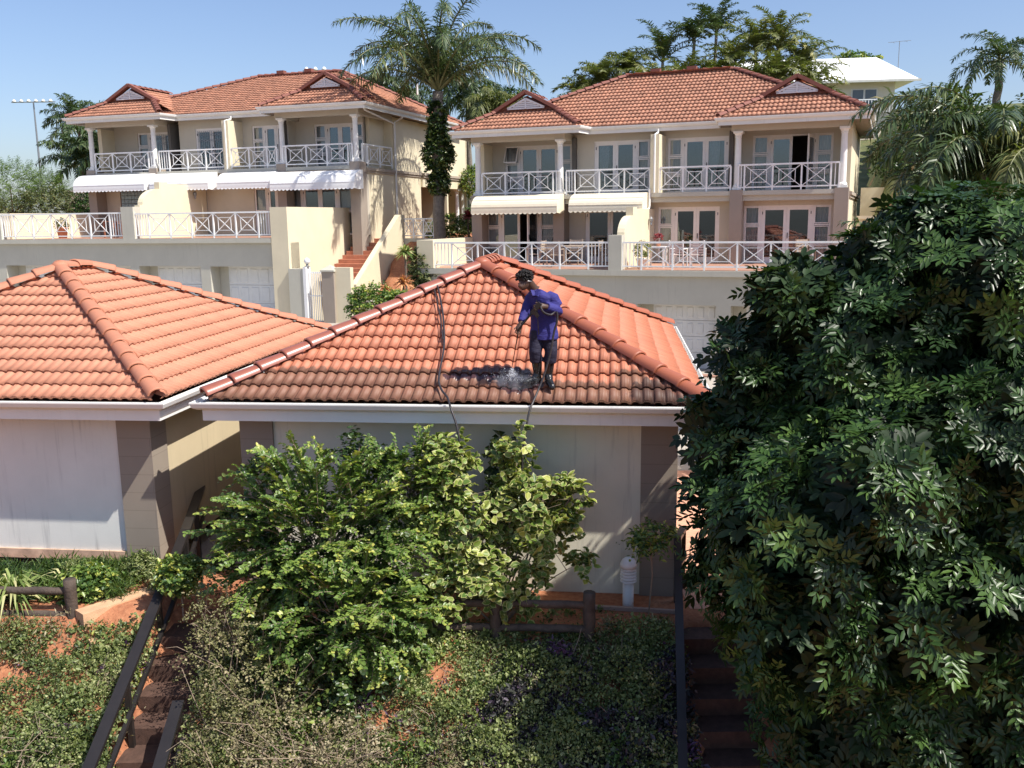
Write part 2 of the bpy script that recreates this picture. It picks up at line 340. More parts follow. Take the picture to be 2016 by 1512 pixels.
def curtain(parent, u0, u1, z0, z1, n, seed=0, gather=0, mat=None):
    r = random.Random(seed); N = 34; V = []; F = []
    for j in range(9):
        z = z1 + (z0 - z1) * j / 8; g = gather * math.exp(-((j - 5) / 1.6) ** 2)
        for i in range(N + 1):
            t = i / N; u = u0 + (u1 - u0) * (t * (1 - g))
            V.append((u, n + .03 * math.sin(t * 44 + seed) + .012 * math.sin(t * 97), z))
    for j in range(8):
        for i in range(N): a = j * (N + 1) + i; F.append((a, a + 1, a + N + 2, a + N + 1))
    mb = MB(); mb.v = V; mb.f = F; return mb.build('curtain', mat or m_curtain, parent, True)
def window(parent, u0, u1, z0, z1, n, rows=2, cur=0, tilt=0, seed=1, grille=False):
    """casement side window: frame, one pane part per window, curtain behind"""
    f = MB(); w = .05
    f.box(u0, u0 + w, n - .02, n + .06, z0, z1); f.box(u1 - w, u1, n - .02, n + .06, z0, z1)
    hs = [z0 + (z1 - z0) * i / rows for i in range(rows + 1)]
    for i, z in enumerate(hs):
        a, b = (z, z + w) if i == 0 else ((z - w, z) if i == rows else (z - w / 2, z + w / 2))
        f.box(u0 + w, u1 - w, n - .018, n + .058, a, b)
    # inner sashes, a little proud
    for i in range(rows):
        a, b = hs[i] + .045, hs[i + 1] - .045
        if tilt and i == rows - 1:
            continue
        for q in ((u0 + .045, u0 + .085, a, b), (u1 - .085, u1 - .045, a, b), (u0 + .085, u1 - .085, a, a + .035), (u0 + .085, u1 - .085, b - .035, b)):
            f.box(q[0], q[1], n - .035, n + .03, q[2], q[3])
    o = f.build('window', m_frame, parent)
    g = MB().quad((u0 + w, n + .03, z0 + w), (u1 - w, n + .03, z0 + w), (u1 - w, n + .03, z1 - w if not tilt else hs[-2]), (u0 + w, n + .03, z1 - w if not tilt else hs[-2]))
    g.build('pane', m_glass, o)
    if tilt:
        s = MB(); a, b = hs[-2] + .03, z1 - .03; dn = .28; g2 = MB()
        P = lambda u, t: (u, n - .02 - dn * (1 - t), a + (b - a) * t + 0)
        s.bar(P(u0 + .04, 0), P(u0 + .04, 1), .05, .04); s.bar(P(u1 - .04, 0), P(u1 - .04, 1), .05, .04); s.bar(P(u0 + .04, 0), P(u1 - .04, 0), .05, .05); s.bar(P(u0 + .04, 1), P(u1 - .04, 1), .05, .05)
        so_ = s.build('open_sash', m_frame, o); 
        g2.quad(P(u0 + .06, .03), P(u1 - .06, .03), P(u1 - .06, .97), P(u0 + .06, .97)); g2.build('top_pane', m_glass, o)
    if cur: curtain(o, u0 + .03, u1 - .03, z0 + .04, z1 - .03, n + .14, seed, .45 if cur == 2 else 0)
    return o
def french(parent, u0, u1, z0, z1, n, open_=(), cur=(), grille=False, seed=3, glass=None):
    """pair of French doors: frame > each leaf, its pane and handle; open_ = indices of leaves swung open"""
    f = MB(); w = .055
    f.box(u0, u0 + w, n - .03, n + .08, z0, z1); f.box(u1 - w, u1, n - .03, n + .08, z0, z1); f.box(u0 + w, u1 - w, n - .028, n + .078, z1 - w, z1)
    o = f.build('french_door', m_frame, parent); a, b = u0 + w, u1 - w; m = (a + b) / 2
    for i, (p, q) in enumerate(((a, m), (m, b))):
        L = MB(); st = .11; H = z1 - w; W_ = q - p
        def put(x0, x1, c, d, y0, y1, mb):
            if i in open_:
                hinge = p if i == 0 else q; s = 1 if i == 0 else -1; an = rad(78); y0_, y1_ = y0 - n, y1 - n
                def tr(x, y, z):
                    t = (x - hinge) * s; return (hinge + s * (t * math.cos(an) + 0) + s * y * math.sin(an) * .999, n - t * math.sin(an) + y * math.cos(an), z)
                b0 = len(mb.v); mb.v += [tr(x, y, z) for z in (c, d) for y in (y0_, y1_) for x in (x0, x1)]
                mb.f += [tuple(b0 + k for k in qd) for qd in ((0, 2, 3, 1), (4, 5, 7, 6), (0, 1, 5, 4), (2, 6, 7, 3), (0, 4, 6, 2), (1, 3, 7, 5))]
            else: mb.box(x0, x1, y0, y1, c, d)
        put(p + .003, p + st, z0 + .01, H, n - .015, n + .035, L); put(q - st, q - .003, z0 + .01, H, n - .015, n + .035, L)
        put(p + st, q - st, H - .11, H, n - .013, n + .033, L); put(p + st, q - st, z0 + .01, z0 + .22, n - .013, n + .033, L)
        lo = L.build('door_leaf', m_frame, o)
        g = MB(); put(p + st, q - st, z0 + .22, H - .11, n + .008, n + .014, g); g.build('pane', glass or m_glass, lo)
        if i == 1 or i in open_:
            h = MB(); x = (p + .05) if i == 1 else (q - .05)
            put(x - .012, x + .012, z0 + .92, z0 + 1.12, n - .045, n - .018, h); h.build('handle', m_black, lo)
        hg = MB(); x = (p + .015) if i == 0 else (q - .015)
        put(x - .012, x + .012, z1 - .32, z1 - .22, n - .035, n - .016, hg); hg.build('hinge', m_black, lo)
        if i in cur: curtain(o, p + .1, (p + q) / 2 + .1, z0 + .05, z1 - .08, n + .2, seed + i, .25)
    if grille:
        gm = MB()
        for k in range(15):
            x = a + .07 + (b - a - .14) * k / 14; gm.box(x - .008, x + .008, n - .05, n - .035, z0 + .05, z1 - .1)
            if k % 2 == 0 and k < 14:
                x2 = a + .07 + (b - a - .14) * (k + 2) / 14
                for z in (z1 - .35, z1 - .6): gm.bar((x, n - .055, z), (x2, n - .055, z + .12), .008, .015); gm.bar((x, n - .056, z + .12), (x2, n - .056, z), .008, .015)
        gm.build('security_grille', m_metal, o)
    return o
# ---------------------------------------------------------------- cross-braced railings
def railing(name, p0, p1, z, pat, parent, h=.95, label=None):
    """pat: ('x' or 'b', length) along p0->p1; posts are child parts"""
    p0, p1 = Vector((*p0, 0)), Vector((*p1, 0)); d = (p1 - p0).normalized(); tot = sum(l for _, l in pat); sc = (p1 - p0).length / tot
    m = MB(); P = lambda t, zz: tuple(p0 + d * t + Vector((0, 0, z + zz)))
    L = (p1 - p0).length
    m.bar(P(0, h - .03), P(L, h - .03), .07, .06); m.bar(P(0, .12), P(L, .12), .04, .045)
    t = 0; posts = [0]
    for kind, ln in pat:
        ln *= sc
        if kind == 'b':
            nb = max(2, round(ln / .13)); 
            for i in range(1, nb): m.bar(P(t + ln * i / nb, .14), P(t + ln * i / nb, h - .06), .028, .028)
        else:
            a, b, c, e = t + .03, t + ln - .03, .145, h - .06; q = .2
            m.bar(P(a, c), P(b, e), .03, .026); m.bar(P(a, e), P(b, c), .026, .026)
            fx = (b - a) * q; fz = (e - c) * q
            for s0, s1 in (((a + fx, c + fz), (b - fx, c + fz)), ((b - fx, c + fz), (b - fx, e - fz)), ((b - fx, e - fz), (a + fx, e - fz)), ((a + fx, e - fz), (a + fx, c + fz))):
                m.bar(P(*s0), P(*s1), .022, .022)
        t += ln; posts.append(t)
    o = m.build(name, m_rail, parent, label=label)
    for t in posts:
        MB().bar(P(t, -.0), P(t, h - .055), .055, .055).build('post', m_rail, o)
    return o
def awning(parent, u0, u1, n0, z0, n1, z1, mat):
    """drop-arm awning: n0,z0 outer lip, n1,z1 at the wall; canvas with curved front and scalloped valance"""
    m = MB(); K = 10; prof = []
    for i in range(K + 1):
        t = i / K; a = t * math.pi / 2
        prof.append((n1 + (n0 - n1) * math.sin(a) ** 1.0 * 1.0, z0 + (z1 - z0) * (math.cos(a) ** .8 if t < 1 else 0)))
    nu = 22
    for i in range(K):
        for j in range(nu):
            a = u0 + (u1 - u0) * j / nu; b = u0 + (u1 - u0) * (j + 1) / nu
            (y0, zz0), (y1, zz1) = prof[i], prof[i + 1]; m.quad((a, y0, zz0), (a, y1, zz1), (b, y1, zz1), (b, y0, zz0))
    for u in (u0, u1):
        m.f.append(tuple(range(len(m.v), len(m.v) + K + 2))); m.v += [(u, y, z) for y, z in prof] + [(u, n1, z0)]
    for off in (.004,):
        for i in range(3, K, 3): m.bar((u0, prof[i][0] - off, prof[i][1] + off), (u1, prof[i][0] - off, prof[i][1] + off), .012, .012)
    o = m.build('awning', mat, parent)
    v = MB(); ns = round((u1 - u0) / .2)
    for i in range(ns):
        a = u0 + (u1 - u0) * i / ns; w = (u1 - u0) / ns; pts = [(a, n0 - .006, z0 + .02), (a, n0 - .006, z0 - .09)]
        for k in range(1, 6): t = k / 6; pts.append((a + w * t, n0 - .006 - .012 * math.sin(t * math.pi), z0 - .09 - .055 * math.sin(t * math.pi)))
        pts += [(a + w, n0 - .006, z0 - .09), (a + w, n0 - .006, z0 + .02)]; v.quad(*pts)
    for u in (u0, u1):
        v.quad((u, n0, z0 + .01), (u, n1, z0 + .01), (u, n1, z0 - .1), (u, (n0 + n1) / 2, z0 - .14), (u, n0, z0 - .1))
    v.build('valance', mat, o)
    a = MB()
    for u in (u0 + .05, u1 - .05): a.tube([(u, n1, z0 - .02), (u, n0 + .01, z0 - .02)], .015, 6)
    a.build('awning_arm', m_white, o); return o
def garage_door(parent, u0, u1, z0, z1, n):
    """sectional door with raised panels, > jamb posts"""
    m = MB(); rows = 4; H = (z1 - z0) / rows; ncol = 6
    for i in range(rows):
        a = z0 + H * i; m.box(u0, u1, n, n + .05, a + .006, a + H - .006)
        for j in range(ncol):
            w = (u1 - u0) / ncol; x = u0 + w * j
            x0, x1, c, d = x + .07, x + w - .07, a + .09, a + H - .09; k = .03
            m.quad((x0, n - .003, c), (x1, n - .003, c), (x1 - k, n - .022, c + k), (x0 + k, n - .022, c + k)); m.quad((x1, n - .003, c), (x1, n - .003, d), (x1 - k, n - .022, d - k), (x1 - k, n - .022, c + k))
            m.quad((x1, n - .003, d), (x0, n - .003, d), (x0 + k, n - .022, d - k), (x1 - k, n - .022, d - k)); m.quad((x0, n - .003, d), (x0, n - .003, c), (x0 + k, n - .022, c + k), (x0 + k, n - .022, d - k))
            m.quad((x0 + k, n - .022, c + k), (x1 - k, n - .022, c + k), (x1 - k, n - .022, d - k), (x0 + k, n - .022, d - k))
    o = m.build('garage_door', m_door, parent)
    MB().box((u0 + u1) / 2 - .06, (u0 + u1) / 2 + .06, n - .05, n - .025, z0 + .75, z0 + .78).build('handle', m_metal, o); return o
def column(parent, u, n, z0, z1):
    m = MB(); m.box(u - .17, u + .17, n - .17, n + .17, z0, z0 + .09)
    H = z1 - z0
    m.lathe((u, n, z0), [(.155, .09), (.165, .12), (.155, .16), (.125, .19)] + [(.125 - .02 * (i / 8) ** 1.5, .19 + (H - .42) * i / 8) for i in range(9)] + [(.12, H - .22), (.12, H - .19), (.11, H - .18), (.135, H - .12), (.16, H - .08)], 20)
    m.box(u - .17, u + .17, n - .17, n + .17, H + z0 - .08, z0 + H); return m.build('column', m_column, parent)
def strip_path(mb, pts, prof, closed=False):
    """sweep a profile (outward offset, z) along a plan path, mitred; left side of travel is the inside"""
    n = len(pts); rows = []
    for i, p in enumerate(pts):
        p = Vector(p); a = (Vector(pts[i]) - Vector(pts[i - 1])).normalized() if i > 0 else None; b = (Vector(pts[i + 1]) - p).normalized() if i < n - 1 else None
        if a is None: a = b
        if b is None: b = a
        na = Vector((a.y, -a.x)); nb = Vector((b.y, -b.x)); mt_ = (na + nb); mt_ = mt_ / max(.3, mt_.length_squared / 2)
        rows.append([(p.x + mt_.x * o, p.y + mt_.y * o, z) for o, z in prof])
    b0 = len(mb.v); K = len(prof)
    for r in rows: mb.v += r
    for i in range(n - 1):
        for k in range(K): k2 = (k + 1) % K; mb.f.append((b0 + i * K + k, b0 + (i + 1) * K + k, b0 + (i + 1) * K + k2, b0 + i * K + k2))
    mb.f.append(tuple(b0 + k for k in range(K))); mb.f.append(tuple(b0 + (n - 1) * K + k for k in range(K - 1, -1, -1)))
GUT = [(0.0, .0), (.0, -.10), (.05, -.11), (.10, -.075), (.125, -.01), (.125, .01), (.105, .01), (.105, -.01), (.085, -.06), (.045, -.09), (.02, -.085), (.02, .0)]

# ---------------------------------------------------------------- semi-detached houses
def house(kind, name, label, loc, yaw):
    Rr = kind == 'R'
    H = thing(name, label, 'house', loc, rad(yaw)); tf = 3.40 if Rr else 3.06; uf = 6.06
    ul, ur = -10.42, 4.13
    # --- terrace over the garages
    holes = [(-9.0, -6.2, -.9, 2.24), (-5.6, -2.8, -.9, 2.24), (-2.32, .36, -.9, 2.24), (.83, 3.5, -.9, 2.24), (3.95, 6.6, -.9, 2.24)] if Rr else [(-11.5, -8.25, -2, 1.9), (-7.8, -4.69, -2, 1.9), (-4.24, -1.13, -2, 1.9), (-.67, 2.75, -2, 1.9)]
    t0, t1 = (-10.66, 8.6) if Rr else (-14.5, 3.19)
    m = MB(); wall_open(m, t0, t1, -2.0 if not Rr else -.9, tf - .2, -.45, .62, holes)
    for (a, b, c, d) in holes:        # deep garage reveals
        m.quad((a, .17, c), (a, .17, d), (a, 1.2, d), (a, 1.2, c)); m.quad((b, .17, c), (b, 1.2, c), (b, 1.2, d), (b, .17, d)); m.quad((a, .17, d), (b, .17, d), (b, 1.2, d), (a, 1.2, d))
    m.build('garage_level_wall', m_grey, H)
    m = MB(); m.box(t0 - .02, t1 - (0.8 if not Rr else 0), -.62, 4.6, tf - .2, tf - .012); m.build('terrace_slab', m_grey, H)
    m = MB(); m.box(t0 + .1, t1 - .1, -.5, 4.5, tf - .01, tf); m.build('terrace_floor', m_floor, H)
    for i, h in enumerate(holes):
        if Rr and i in (0,): continue
        garage_door(H, h[0] + .42, h[1] - .08 if Rr else h[1], 0 if Rr else -1.2, h[3] - .03, .17 + .03)
        MB().box(h[0] + .003, h[0] + .42, .19, .3, -.9, h[3] - .003).build('door_jamb', m_grey, H)
    if Rr:
        m = MB(); m.box(-10.66, -9.99, -.6, -.1, tf, 4.42); m.prism([(-10.66, -.1, tf), (-10.66, -.1, 4.42), (-10.40, -.1, 4.42), (-10.40, -.1, tf)], (0, 4.0, 0)); m.build('side_parapet', m_cream, H)
        railing('terrace_railing', (-9.98, -.5), (-3.31, -.5), tf, [('b', .7)] + [('x', 1.04)] * 5 + [('b', .74)], H)
        railing('terrace_railing', (-2.85, -.5), (8.4, -.5), tf, [('b', .66)] + [('x', 1.04)] * 10, H)
        uw, wt = -2.93, 5.52
        m = MB(); m.box(-3.31, -2.85, -.6, -.14, tf - .17, 4.57); m.build('terrace_pier', m_grey, H)
    else:
        m = MB(); m.prism([(-11.55, -.1, tf), (-11.35, -.1, tf), (-10.5, 4.4, tf), (-10.7, 4.4, tf)], (0, 0, 1.14)); m.build('side_parapet', m_cream, H)
        m = MB(); m.box(-12.0, -11.45, -.58, -.12, tf - .15, 4.2); m.build('end_pier', m_grey, H)
        railing('terrace_railing', (-11.43, -.5), (-4.85, -.5), tf, [('b', .68)] + [('x', 1.04)] * 5 + [('b', .66)], H, 1.1)
        railing('terrace_railing', (-4.2, -.5), (2.4, -.5), tf, [('b', .68)] + [('x', 1.07)] * 5 + [('b', .6)], H, 1.05)
        uw, wt = -4.22, 5.45
        m = MB(); m.box(-4.83, -4.2, -.6, -.14, tf - .17, 4.38); m.build('terrace_pier', m_grey, H)
        # tall cream wall closing the right end of the terrace
        m = MB(); m.box(2.42, 3.19, -.62, -.3, tf - 5, 4.26); m.prism([(3.19, -.3, -2), (3.19, -.3, 4.26), (2.95, -.3, 4.26), (2.95, -.3, -2)], (0, 5.7, 0)); m.build('end_wall', m_cream, H)
    # curved party wall on the terrace
    pr = [(-.14, tf), (-.14, wt - 1.0), (.0, wt - 1.0)]
    for i in range(9): a = math.pi / 2 * i / 8; pr.append((.05 + 1.15 * (1 - math.cos(a)), wt - 1.0 + .70 * math.sin(a)))
    pr += [(1.2, wt), (1.75, wt), (1.75, wt - .06), (4.45, wt - .06), (4.45, tf)]
    m = MB(); m.prism([(uw - .26, a, b) for a, b in pr], (.26, 0, 0)); m.build('terrace_party_wall', m_cream, H)
    lm = MB().lathe((uw + .1, 3.5, wt - .55), [(.01, -.16), (.05, -.1), (.035, 0), (.07, .02), (.08, .12), (.02, .2)], 8); lm.box(uw, uw + .1, 3.48, 3.52, wt - .48, wt - .44); lm.build('wall_lamp', m_metal, H)
    # --- lower storey
    if Rr:
        sets = [(-10.06, -6.9), (-5.74, -3.7), (-2.79, -.44), (.46, 3.55)]
    else:
        sets = [(-9.2, -6.6), (-5.5, -4.5), (-1.65, .05), (.19, 3.42)]
    top = 5.52 if Rr else 5.22
    mw = MB(); wall_open(mw, ul, ur, tf, 5.9, 4.5, .22, [(a, b, tf, top) for a, b in sets]); mw.build('lower_front_wall', m_beige, H)
    # --- side and back walls, dividing floor
    m = MB()
    m.box(ul, ul + .22, 4.72, 13.8, 2.0, 8.4); m.box(ul, ur, 13.8, 14.0, 2.0, 8.4)
    if Rr: m.box(ur - .22, ur, 4.72, 13.8, 2.0, 8.4)
    else:
        m.box(ur - .22, ur, 4.72, 10.4, 2.0, 5.76); m.box(ur - .22, ur, 7.3, 10.4, 5.98, 8.4); m.box(3.5, 3.7, 5.85, 7.3, 5.98, 8.4); m.box(3.7, ur - .22, 7.3, 7.5, 5.98, 8.4); m.box(ur - .28, ur - .06, 10.4, 13.8, 5.98, 8.4)
        m.box(ur - .1, ur + .12, 13.8, 16.6, 5.98, 8.2); m.box(0, ur + .12, 16.4, 16.6, 2.0, 8.2); m.box(ur - .28, ur + .1, 10.41, 16.6, 5.3, 5.75)
        m.box(2.2, 2.4, 10.4, 16.4, 2, 5.75)
    m.build('side_wall', m_cream, H)
    if not Rr:
        MB().box(2.42, 2.45, 10.45, 16.3, 2.2, 5.3).build('porch_back_wall', M_plaster('terracotta_porch_paint', (.42, .22, .13), .1), H)
        for n_ in (13.0, 15.4, 16.2): column(H, ur - .05, n_, 2.7, 5.3)
    m = MB(); m.box(ul + .22, ur - .22, 4.8, 13.8, 5.8, 5.95); m.box(ul + .22, ur - .22, 4.75, 13.8, tf - .3, tf); m.box(-3.2, -3.0, 4.8, 13.8, tf, 8.3)
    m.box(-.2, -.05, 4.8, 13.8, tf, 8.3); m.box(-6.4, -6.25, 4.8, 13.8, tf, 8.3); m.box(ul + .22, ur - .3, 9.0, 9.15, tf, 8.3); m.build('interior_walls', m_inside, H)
    # string course and balcony slab
    m = MB(); m.box(ul + .0, ur - .0, 3.87, 5.7, 5.9, 6.06); m.box(ul + .03, ur - .03, 3.98, 4.5, 5.70, 5.9)
    m.build('balcony_slab', m_grey, H)
    m = MB()
    for (a, b, c) in ((5.98, 5.86, .10), (5.86, 5.76, .05)):
        m.box(ur, ur + c, 4.45, (10.4 if not Rr else 14.0), b, a); 
        if not Rr: m.box(ur + .12, ur + .12 + c, 10.4, 16.7, b, a); m.box(0, ur + .12 + c, 16.6, 16.6 + c, b, a)
    m.build('string_course', M_plain('taupe_moulding', (.40, .34, .27), .8), H)
    # pillars
    for i, (a, b) in enumerate(((-10.42, -9.97), (-6.87, -6.42), (.02, .47), (3.67, 4.14))):
        if i == 0 and not Rr: a, b = -10.5, -10.03
        MB().box(a, b, 3.84, 4.5, (tf if Rr or i < 3 else -1), 6.22 if not Rr else 6.10).build('pillar', m_taupe, H)
        column(H, (a + b) / 2, 4.08, 6.10 if Rr else 6.22, 8.2)
    # --- upper storey
    ut = 8.13 if Rr else 8.03
    if Rr: us = [(-9.62, -6.66, 5.6), (-5.53, -3.27, 5.0), (-2.56, -.25, 5.0), (.56, 3.46, 5.6)]
    else: us = [(-8.82, -5.95, 5.6), (-4.98, -3.25, 5.0), (-1.89, .0, 5.0), (1.02, 3.5, 5.6)]
    mw = MB()
    wall_open(mw, ul, -6.42 if Rr else -5.9, uf, 8.435, 5.6, .2, [(us[0][0], us[0][1], uf, ut)])
    wall_open(mw, -6.42 if Rr else -5.9, .02, uf, 8.435, 5.0, .2, [(us[1][0], us[1][1], uf, ut), (us[2][0], us[2][1], uf, ut)])
    wall_open(mw, .02, ur - (.0 if Rr else .63), uf, 8.435, 5.6, .2, [(us[3][0], us[3][1], uf, ut)])
    a0 = -6.42 if Rr else -5.9
    mw.box(a0, a0 + .2, 5.2, 5.6, uf, 8.43); mw.box(-.18, .02, 5.2, 5.6, uf, 8.43)
    mw.build('upper_front_wall', m_beige, H)
    m = MB(); a = -2.98 if Rr else -2.72; m.box(a, a + .33, 3.87, 5.0, uf, 8.22); m.build('balcony_party_wall', m_cream, H)
    for (a, b) in ((-10.44, -6.42), (.0, 4.15)):   # beams under the eaves
        m = MB(); m.box(a, b, 3.95, 4.2, 8.2, 8.44); m.box(a, a + .25, 4.2, 5.6, 8.2, 8.44); m.box(b - .25, b, 4.2, 7.3, 8.2, 8.44); m.build('eaves_beam', m_beige, H)
    # doors and windows
    if Rr:
        window(H, -10.06, -9.44, tf, top, 4.56, 3, 2, seed=4); french(H, -9.44, -7.70, tf, top, 4.56, open_=(1,), seed=2); window(H, -7.70, -6.9, tf, top, 4.56, 3, 2, seed=6)
        french(H, -5.74, -3.7, tf, top, 4.56); window(H, -2.79, -2.2, tf, top, 4.56, 3, 2, seed=8); french(H, -2.2, -.44, tf, top, 4.56)
        window(H, .46, 1.07, tf, top, 4.56, 3, 1, seed=9); french(H, 1.07, 2.93, tf, top, 4.56); window(H, 2.93, 3.55, tf, top, 4.56, 3, 1, seed=10)
        window(H, -9.62, -9.0, uf, ut, 5.66, 3, 1, tilt=1, seed=12); french(H, -9.0, -7.25, uf, ut, 5.66); window(H, -7.25, -6.66, uf, ut, 5.66, 3, 1, seed=13)
        french(H, -5.53, -3.8, uf, ut, 5.06, cur=(0,), seed=5); window(H, -3.8, -3.27, uf, ut, 5.06, 3, 1, seed=14)
        window(H, -2.56, -1.99, uf, ut, 5.06, 3, 1, seed=15); french(H, -1.99, -.25, uf, ut, 5.06, cur=(1,))
        window(H, .56, 1.16, uf, ut, 5.66, 3, 1, seed=16); french(H, 1.16, 2.86, uf, ut, 5.66, open_=(1,)); window(H, 2.86, 3.46, uf, ut, 5.66, 3, 1, seed=17)
        railing('balcony_railing', (-9.97, 3.95), (-6.6, 3.95), uf, [('x', 1)] * 3 + [('b', .3)], H)
        railing('balcony_railing', (-6.35, 3.95), (-3.0, 3.95), uf, [('b', .35)] + [('x', 1)] * 3, H); railing('balcony_railing', (-2.62, 3.95), (.02, 3.95), uf, [('x', .88)] * 3, H)
        railing('balcony_railing', (.3, 3.92), (3.8, 3.92), uf, [('b', .22)] + [('x', 1)] * 3 + [('b', .28)], H)
        awning(H, -10.07, -6.42, 3.0, 5.47, 3.86, 6.1, m_awn2); awning(H, -5.95, -3.05, 3.0, 5.5, 3.86, 6.08, m_awn2)
    else:
        m = MB(); 
        for i in range(8):
            for j in range(9): m.box(-9.16 + i * .2, -8.98 + i * .2, 4.52, 4.6, 3.5 + j * .19, 3.67 + j * .19)
        m.build('glass_block_panel', M_plain('glass_block', (.25, .33, .36), .15, .3, 30, 0, spec=.8), H)
        m = MB(); m.box(-7.6, -6.6, 4.6, 4.7, tf, top); m.box(-9.2, -9.17, 4.55, 4.7, tf, top); m.build('porch_recess', M_plain('dark_red_paint', (.15, .06, .045), .8), H)
        french(H, -5.5, -4.5, tf, top, 4.56); window(H, -1.65, -.98, tf, top, 4.56, 2, 1, seed=21); french(H, -.98, .05, tf, top, 4.56)
        window(H, .19, .85, tf, top, 4.56, 2, 1, seed=22); french(H, .85, 2.67, tf, top, 4.56); window(H, 2.67, 3.42, tf, top, 4.56, 2, 2, seed=23)
        window(H, -8.82, -8.17, uf, ut, 5.66, 3, 1, seed=24); french(H, -8.17, -6.43, uf, ut, 5.66, grille=True); window(H, -6.43, -5.95, uf, ut, 5.66, 3, 0)
        french(H, -4.98, -3.25, uf, ut, 5.06, grille=True); window(H, -1.89, -1.28, uf, ut, 5.06, 3, 1, seed=25); french(H, -1.28, .0, uf, ut, 5.06)
        window(H, 1.02, 1.62, uf, ut, 5.66, 3, 1, seed=26); french(H, 1.62, 3.0, uf, ut, 5.66); window(H, 3.0, 3.5, uf, ut, 5.66, 3, 0)
        railing('balcony_railing', (-10.0, 3.95), (-6.6, 3.95), uf, [('x', 1)] * 3 + [('b', .3)], H)
        railing('balcony_railing', (-6.3, 3.95), (-2.72, 3.95), uf, [('b', .55)] + [('x', 1)] * 3, H); railing('balcony_railing', (-2.36, 3.95), (.02, 3.95), uf, [('x', .95)] * 2 + [('x', .5)], H)
        railing('balcony_railing', (.35, 3.92), (3.8, 3.92), uf, [('b', .15)] + [('x', 1)] * 3 + [('b', .2)], H); railing('balcony_railing', (4.08, 4.3), (4.08, 7.25), uf, [('b', .5), ('x', 1.2), ('x', 1.2)], H)
        awning(H, -10.6, -6.5, 3.0, 5.3, 3.86, 5.98, m_awn); awning(H, -6.3, -3.1, 3.1, 5.28, 3.86, 5.95, m_awn); awning(H, -2.65, .1, 3.1, 5.28, 3.86, 5.9, m_awn); awning(H, .16, 4.3, 3.0, 5.16, 3.86, 5.86, m_awn)
    # --- roof
    sl = .53; el, er, e1, e2, ef, em, eb = -11.03, 4.73, -5.66, -.4, 3.4, 4.4, (13.6 if Rr else 15.4); ze = 8.64
    rn, ra, rb = (9.0, -5.3, -.77) if Rr else (9.9, -4.5, .2); zr = ze + sl * (rn - em) if Rr else 10.97; slm = (zr - ze) / (rn - em)
    RO = thing('roof', None, None); RO.parent = H
    kw = dict(seed=7, wave=.165, course=.34, amp=.03, lip=.04, seg=6)
    tiles('main_slope', (el, em, ze), (1, 0, 0), (0, 1, 0), slm, [(0, 0), (er - el, 0), (rb - el, rn - em), (ra - el, rn - em)], m_tileR, RO, **kw)
    sr = (zr - ze) / (er - rb); tiles('side_slope', (er, ef, ze), (0, 1, 0), (-1, 0, 0), sr, [(0, 0), (eb - ef, 0), (rn - ef, er - rb)] if not Rr else [(em - ef, 0), (eb - ef, 0), (rn - ef, er - rb)], m_tileR, RO, **{**kw, 'seg': 5})
    slL = (zr - ze) / (ra - el); tiles('side_slope', (el, eb, ze), (0, -1, 0), (1, 0, 0), slL, [(0, 0), (eb - em, 0), (eb - rn, ra - el)], m_tileR, RO, **{**kw, 'seg': 4, 'wave': .33})
    sb = (zr - ze) / (eb - rn); tiles('back_slope', (er, eb, ze), (-1, 0, 0), (0, -1, 0), sb, [(0, 0), (er - el, 0), (er - ra, eb - rn), (er - rb, eb - rn)], m_tileR, RO, **{**kw, 'seg': 2, 'wave': .66})
    cp = MB(); caps(cp, (ra, rn, zr + .05), (rb, rn, zr + .05)); caps(cp, (er, eb, ze + .05), (rb, rn, zr + .05)); caps(cp, (el, eb, ze + .05), (ra, rn, zr + .05))
    hc = (er - (er - rb) * .02, em, ze)
    caps(cp, (er - .4, em + .4 * (rn - em) / (er - rb), ze + .4 * sr + .05), (rb, rn, zr + .05)); caps(cp, (el + .4, em + .4 * (rn - em) / (ra - el), ze + .4 * slL + .05), (ra, rn, zr + .05))
    for k_ in (.28, .62): q = ra + (rb - ra) * k_; cp.box(q - .2, q + .2, rn - .15, rn + .15, zr + .1, zr + .26)
    for (a, b) in ((el, e1), (e2, er)):
        c = (a + b) / 2; hw = (b - a) / 2; zp = ze + sl * hw; ng = ef + .80 / sl; zg = ze + .80; hg = hw - .80 / sl; nb = em + (zp - ze) / slm
        tiles('bay_slope', (a, ef, ze), (1, 0, 0), (0, 1, 0), sl, [(0, 0), (b - a, 0), (b - a - .80 / sl, .80 / sl), (.80 / sl, .80 / sl)], m_tileR, RO, **kw)
        tiles('bay_slope', (b, ef, ze), (0, 1, 0), (-1, 0, 0), sl, [(0, 0), (nb - ef + .6, 0), (nb - ef + .1, hw), (ng - ef - .15, hw), (ng - ef - .15, .80 / sl)], m_tileR, RO, **kw)
        tiles('bay_slope', (a, nb + .6, ze), (0, -1, 0), (1, 0, 0), sl, [(0, 0), (nb + .6 - ef, 0), (nb + .6 - ng + .15, .80 / sl), (nb + .6 - ng + .15, hw), (.5, hw)], m_tileR, RO, **kw)
        caps(cp, (a + .02, ef + .02, ze + .06), (a + .80 / sl, ng, zg + .06), seed=3); caps(cp, (b - .02, ef + .02, ze + .06), (b - .80 / sl, ng, zg + .06), seed=4)
        caps(cp, (c, ng - .2, zp + .05), (c, nb, zp + .05))
        for s_ in (-1, 1):   # barge tiles on the gablet and the flank ridge down to it
            cp.bar((c + s_ * (hg + .36), ng - .12, zg - .07), (c, ng - .12, zp + .12), .30, .13, (0, 0, 1))
        g = MB(); g.prism([(c - hg, ng - .02, zg + .02), (c + hg, ng - .02, zg + .02), (c, ng - .02, zp - .02)], (0, .04, 0)); g.build('gablet_backing', m_capR, RO)
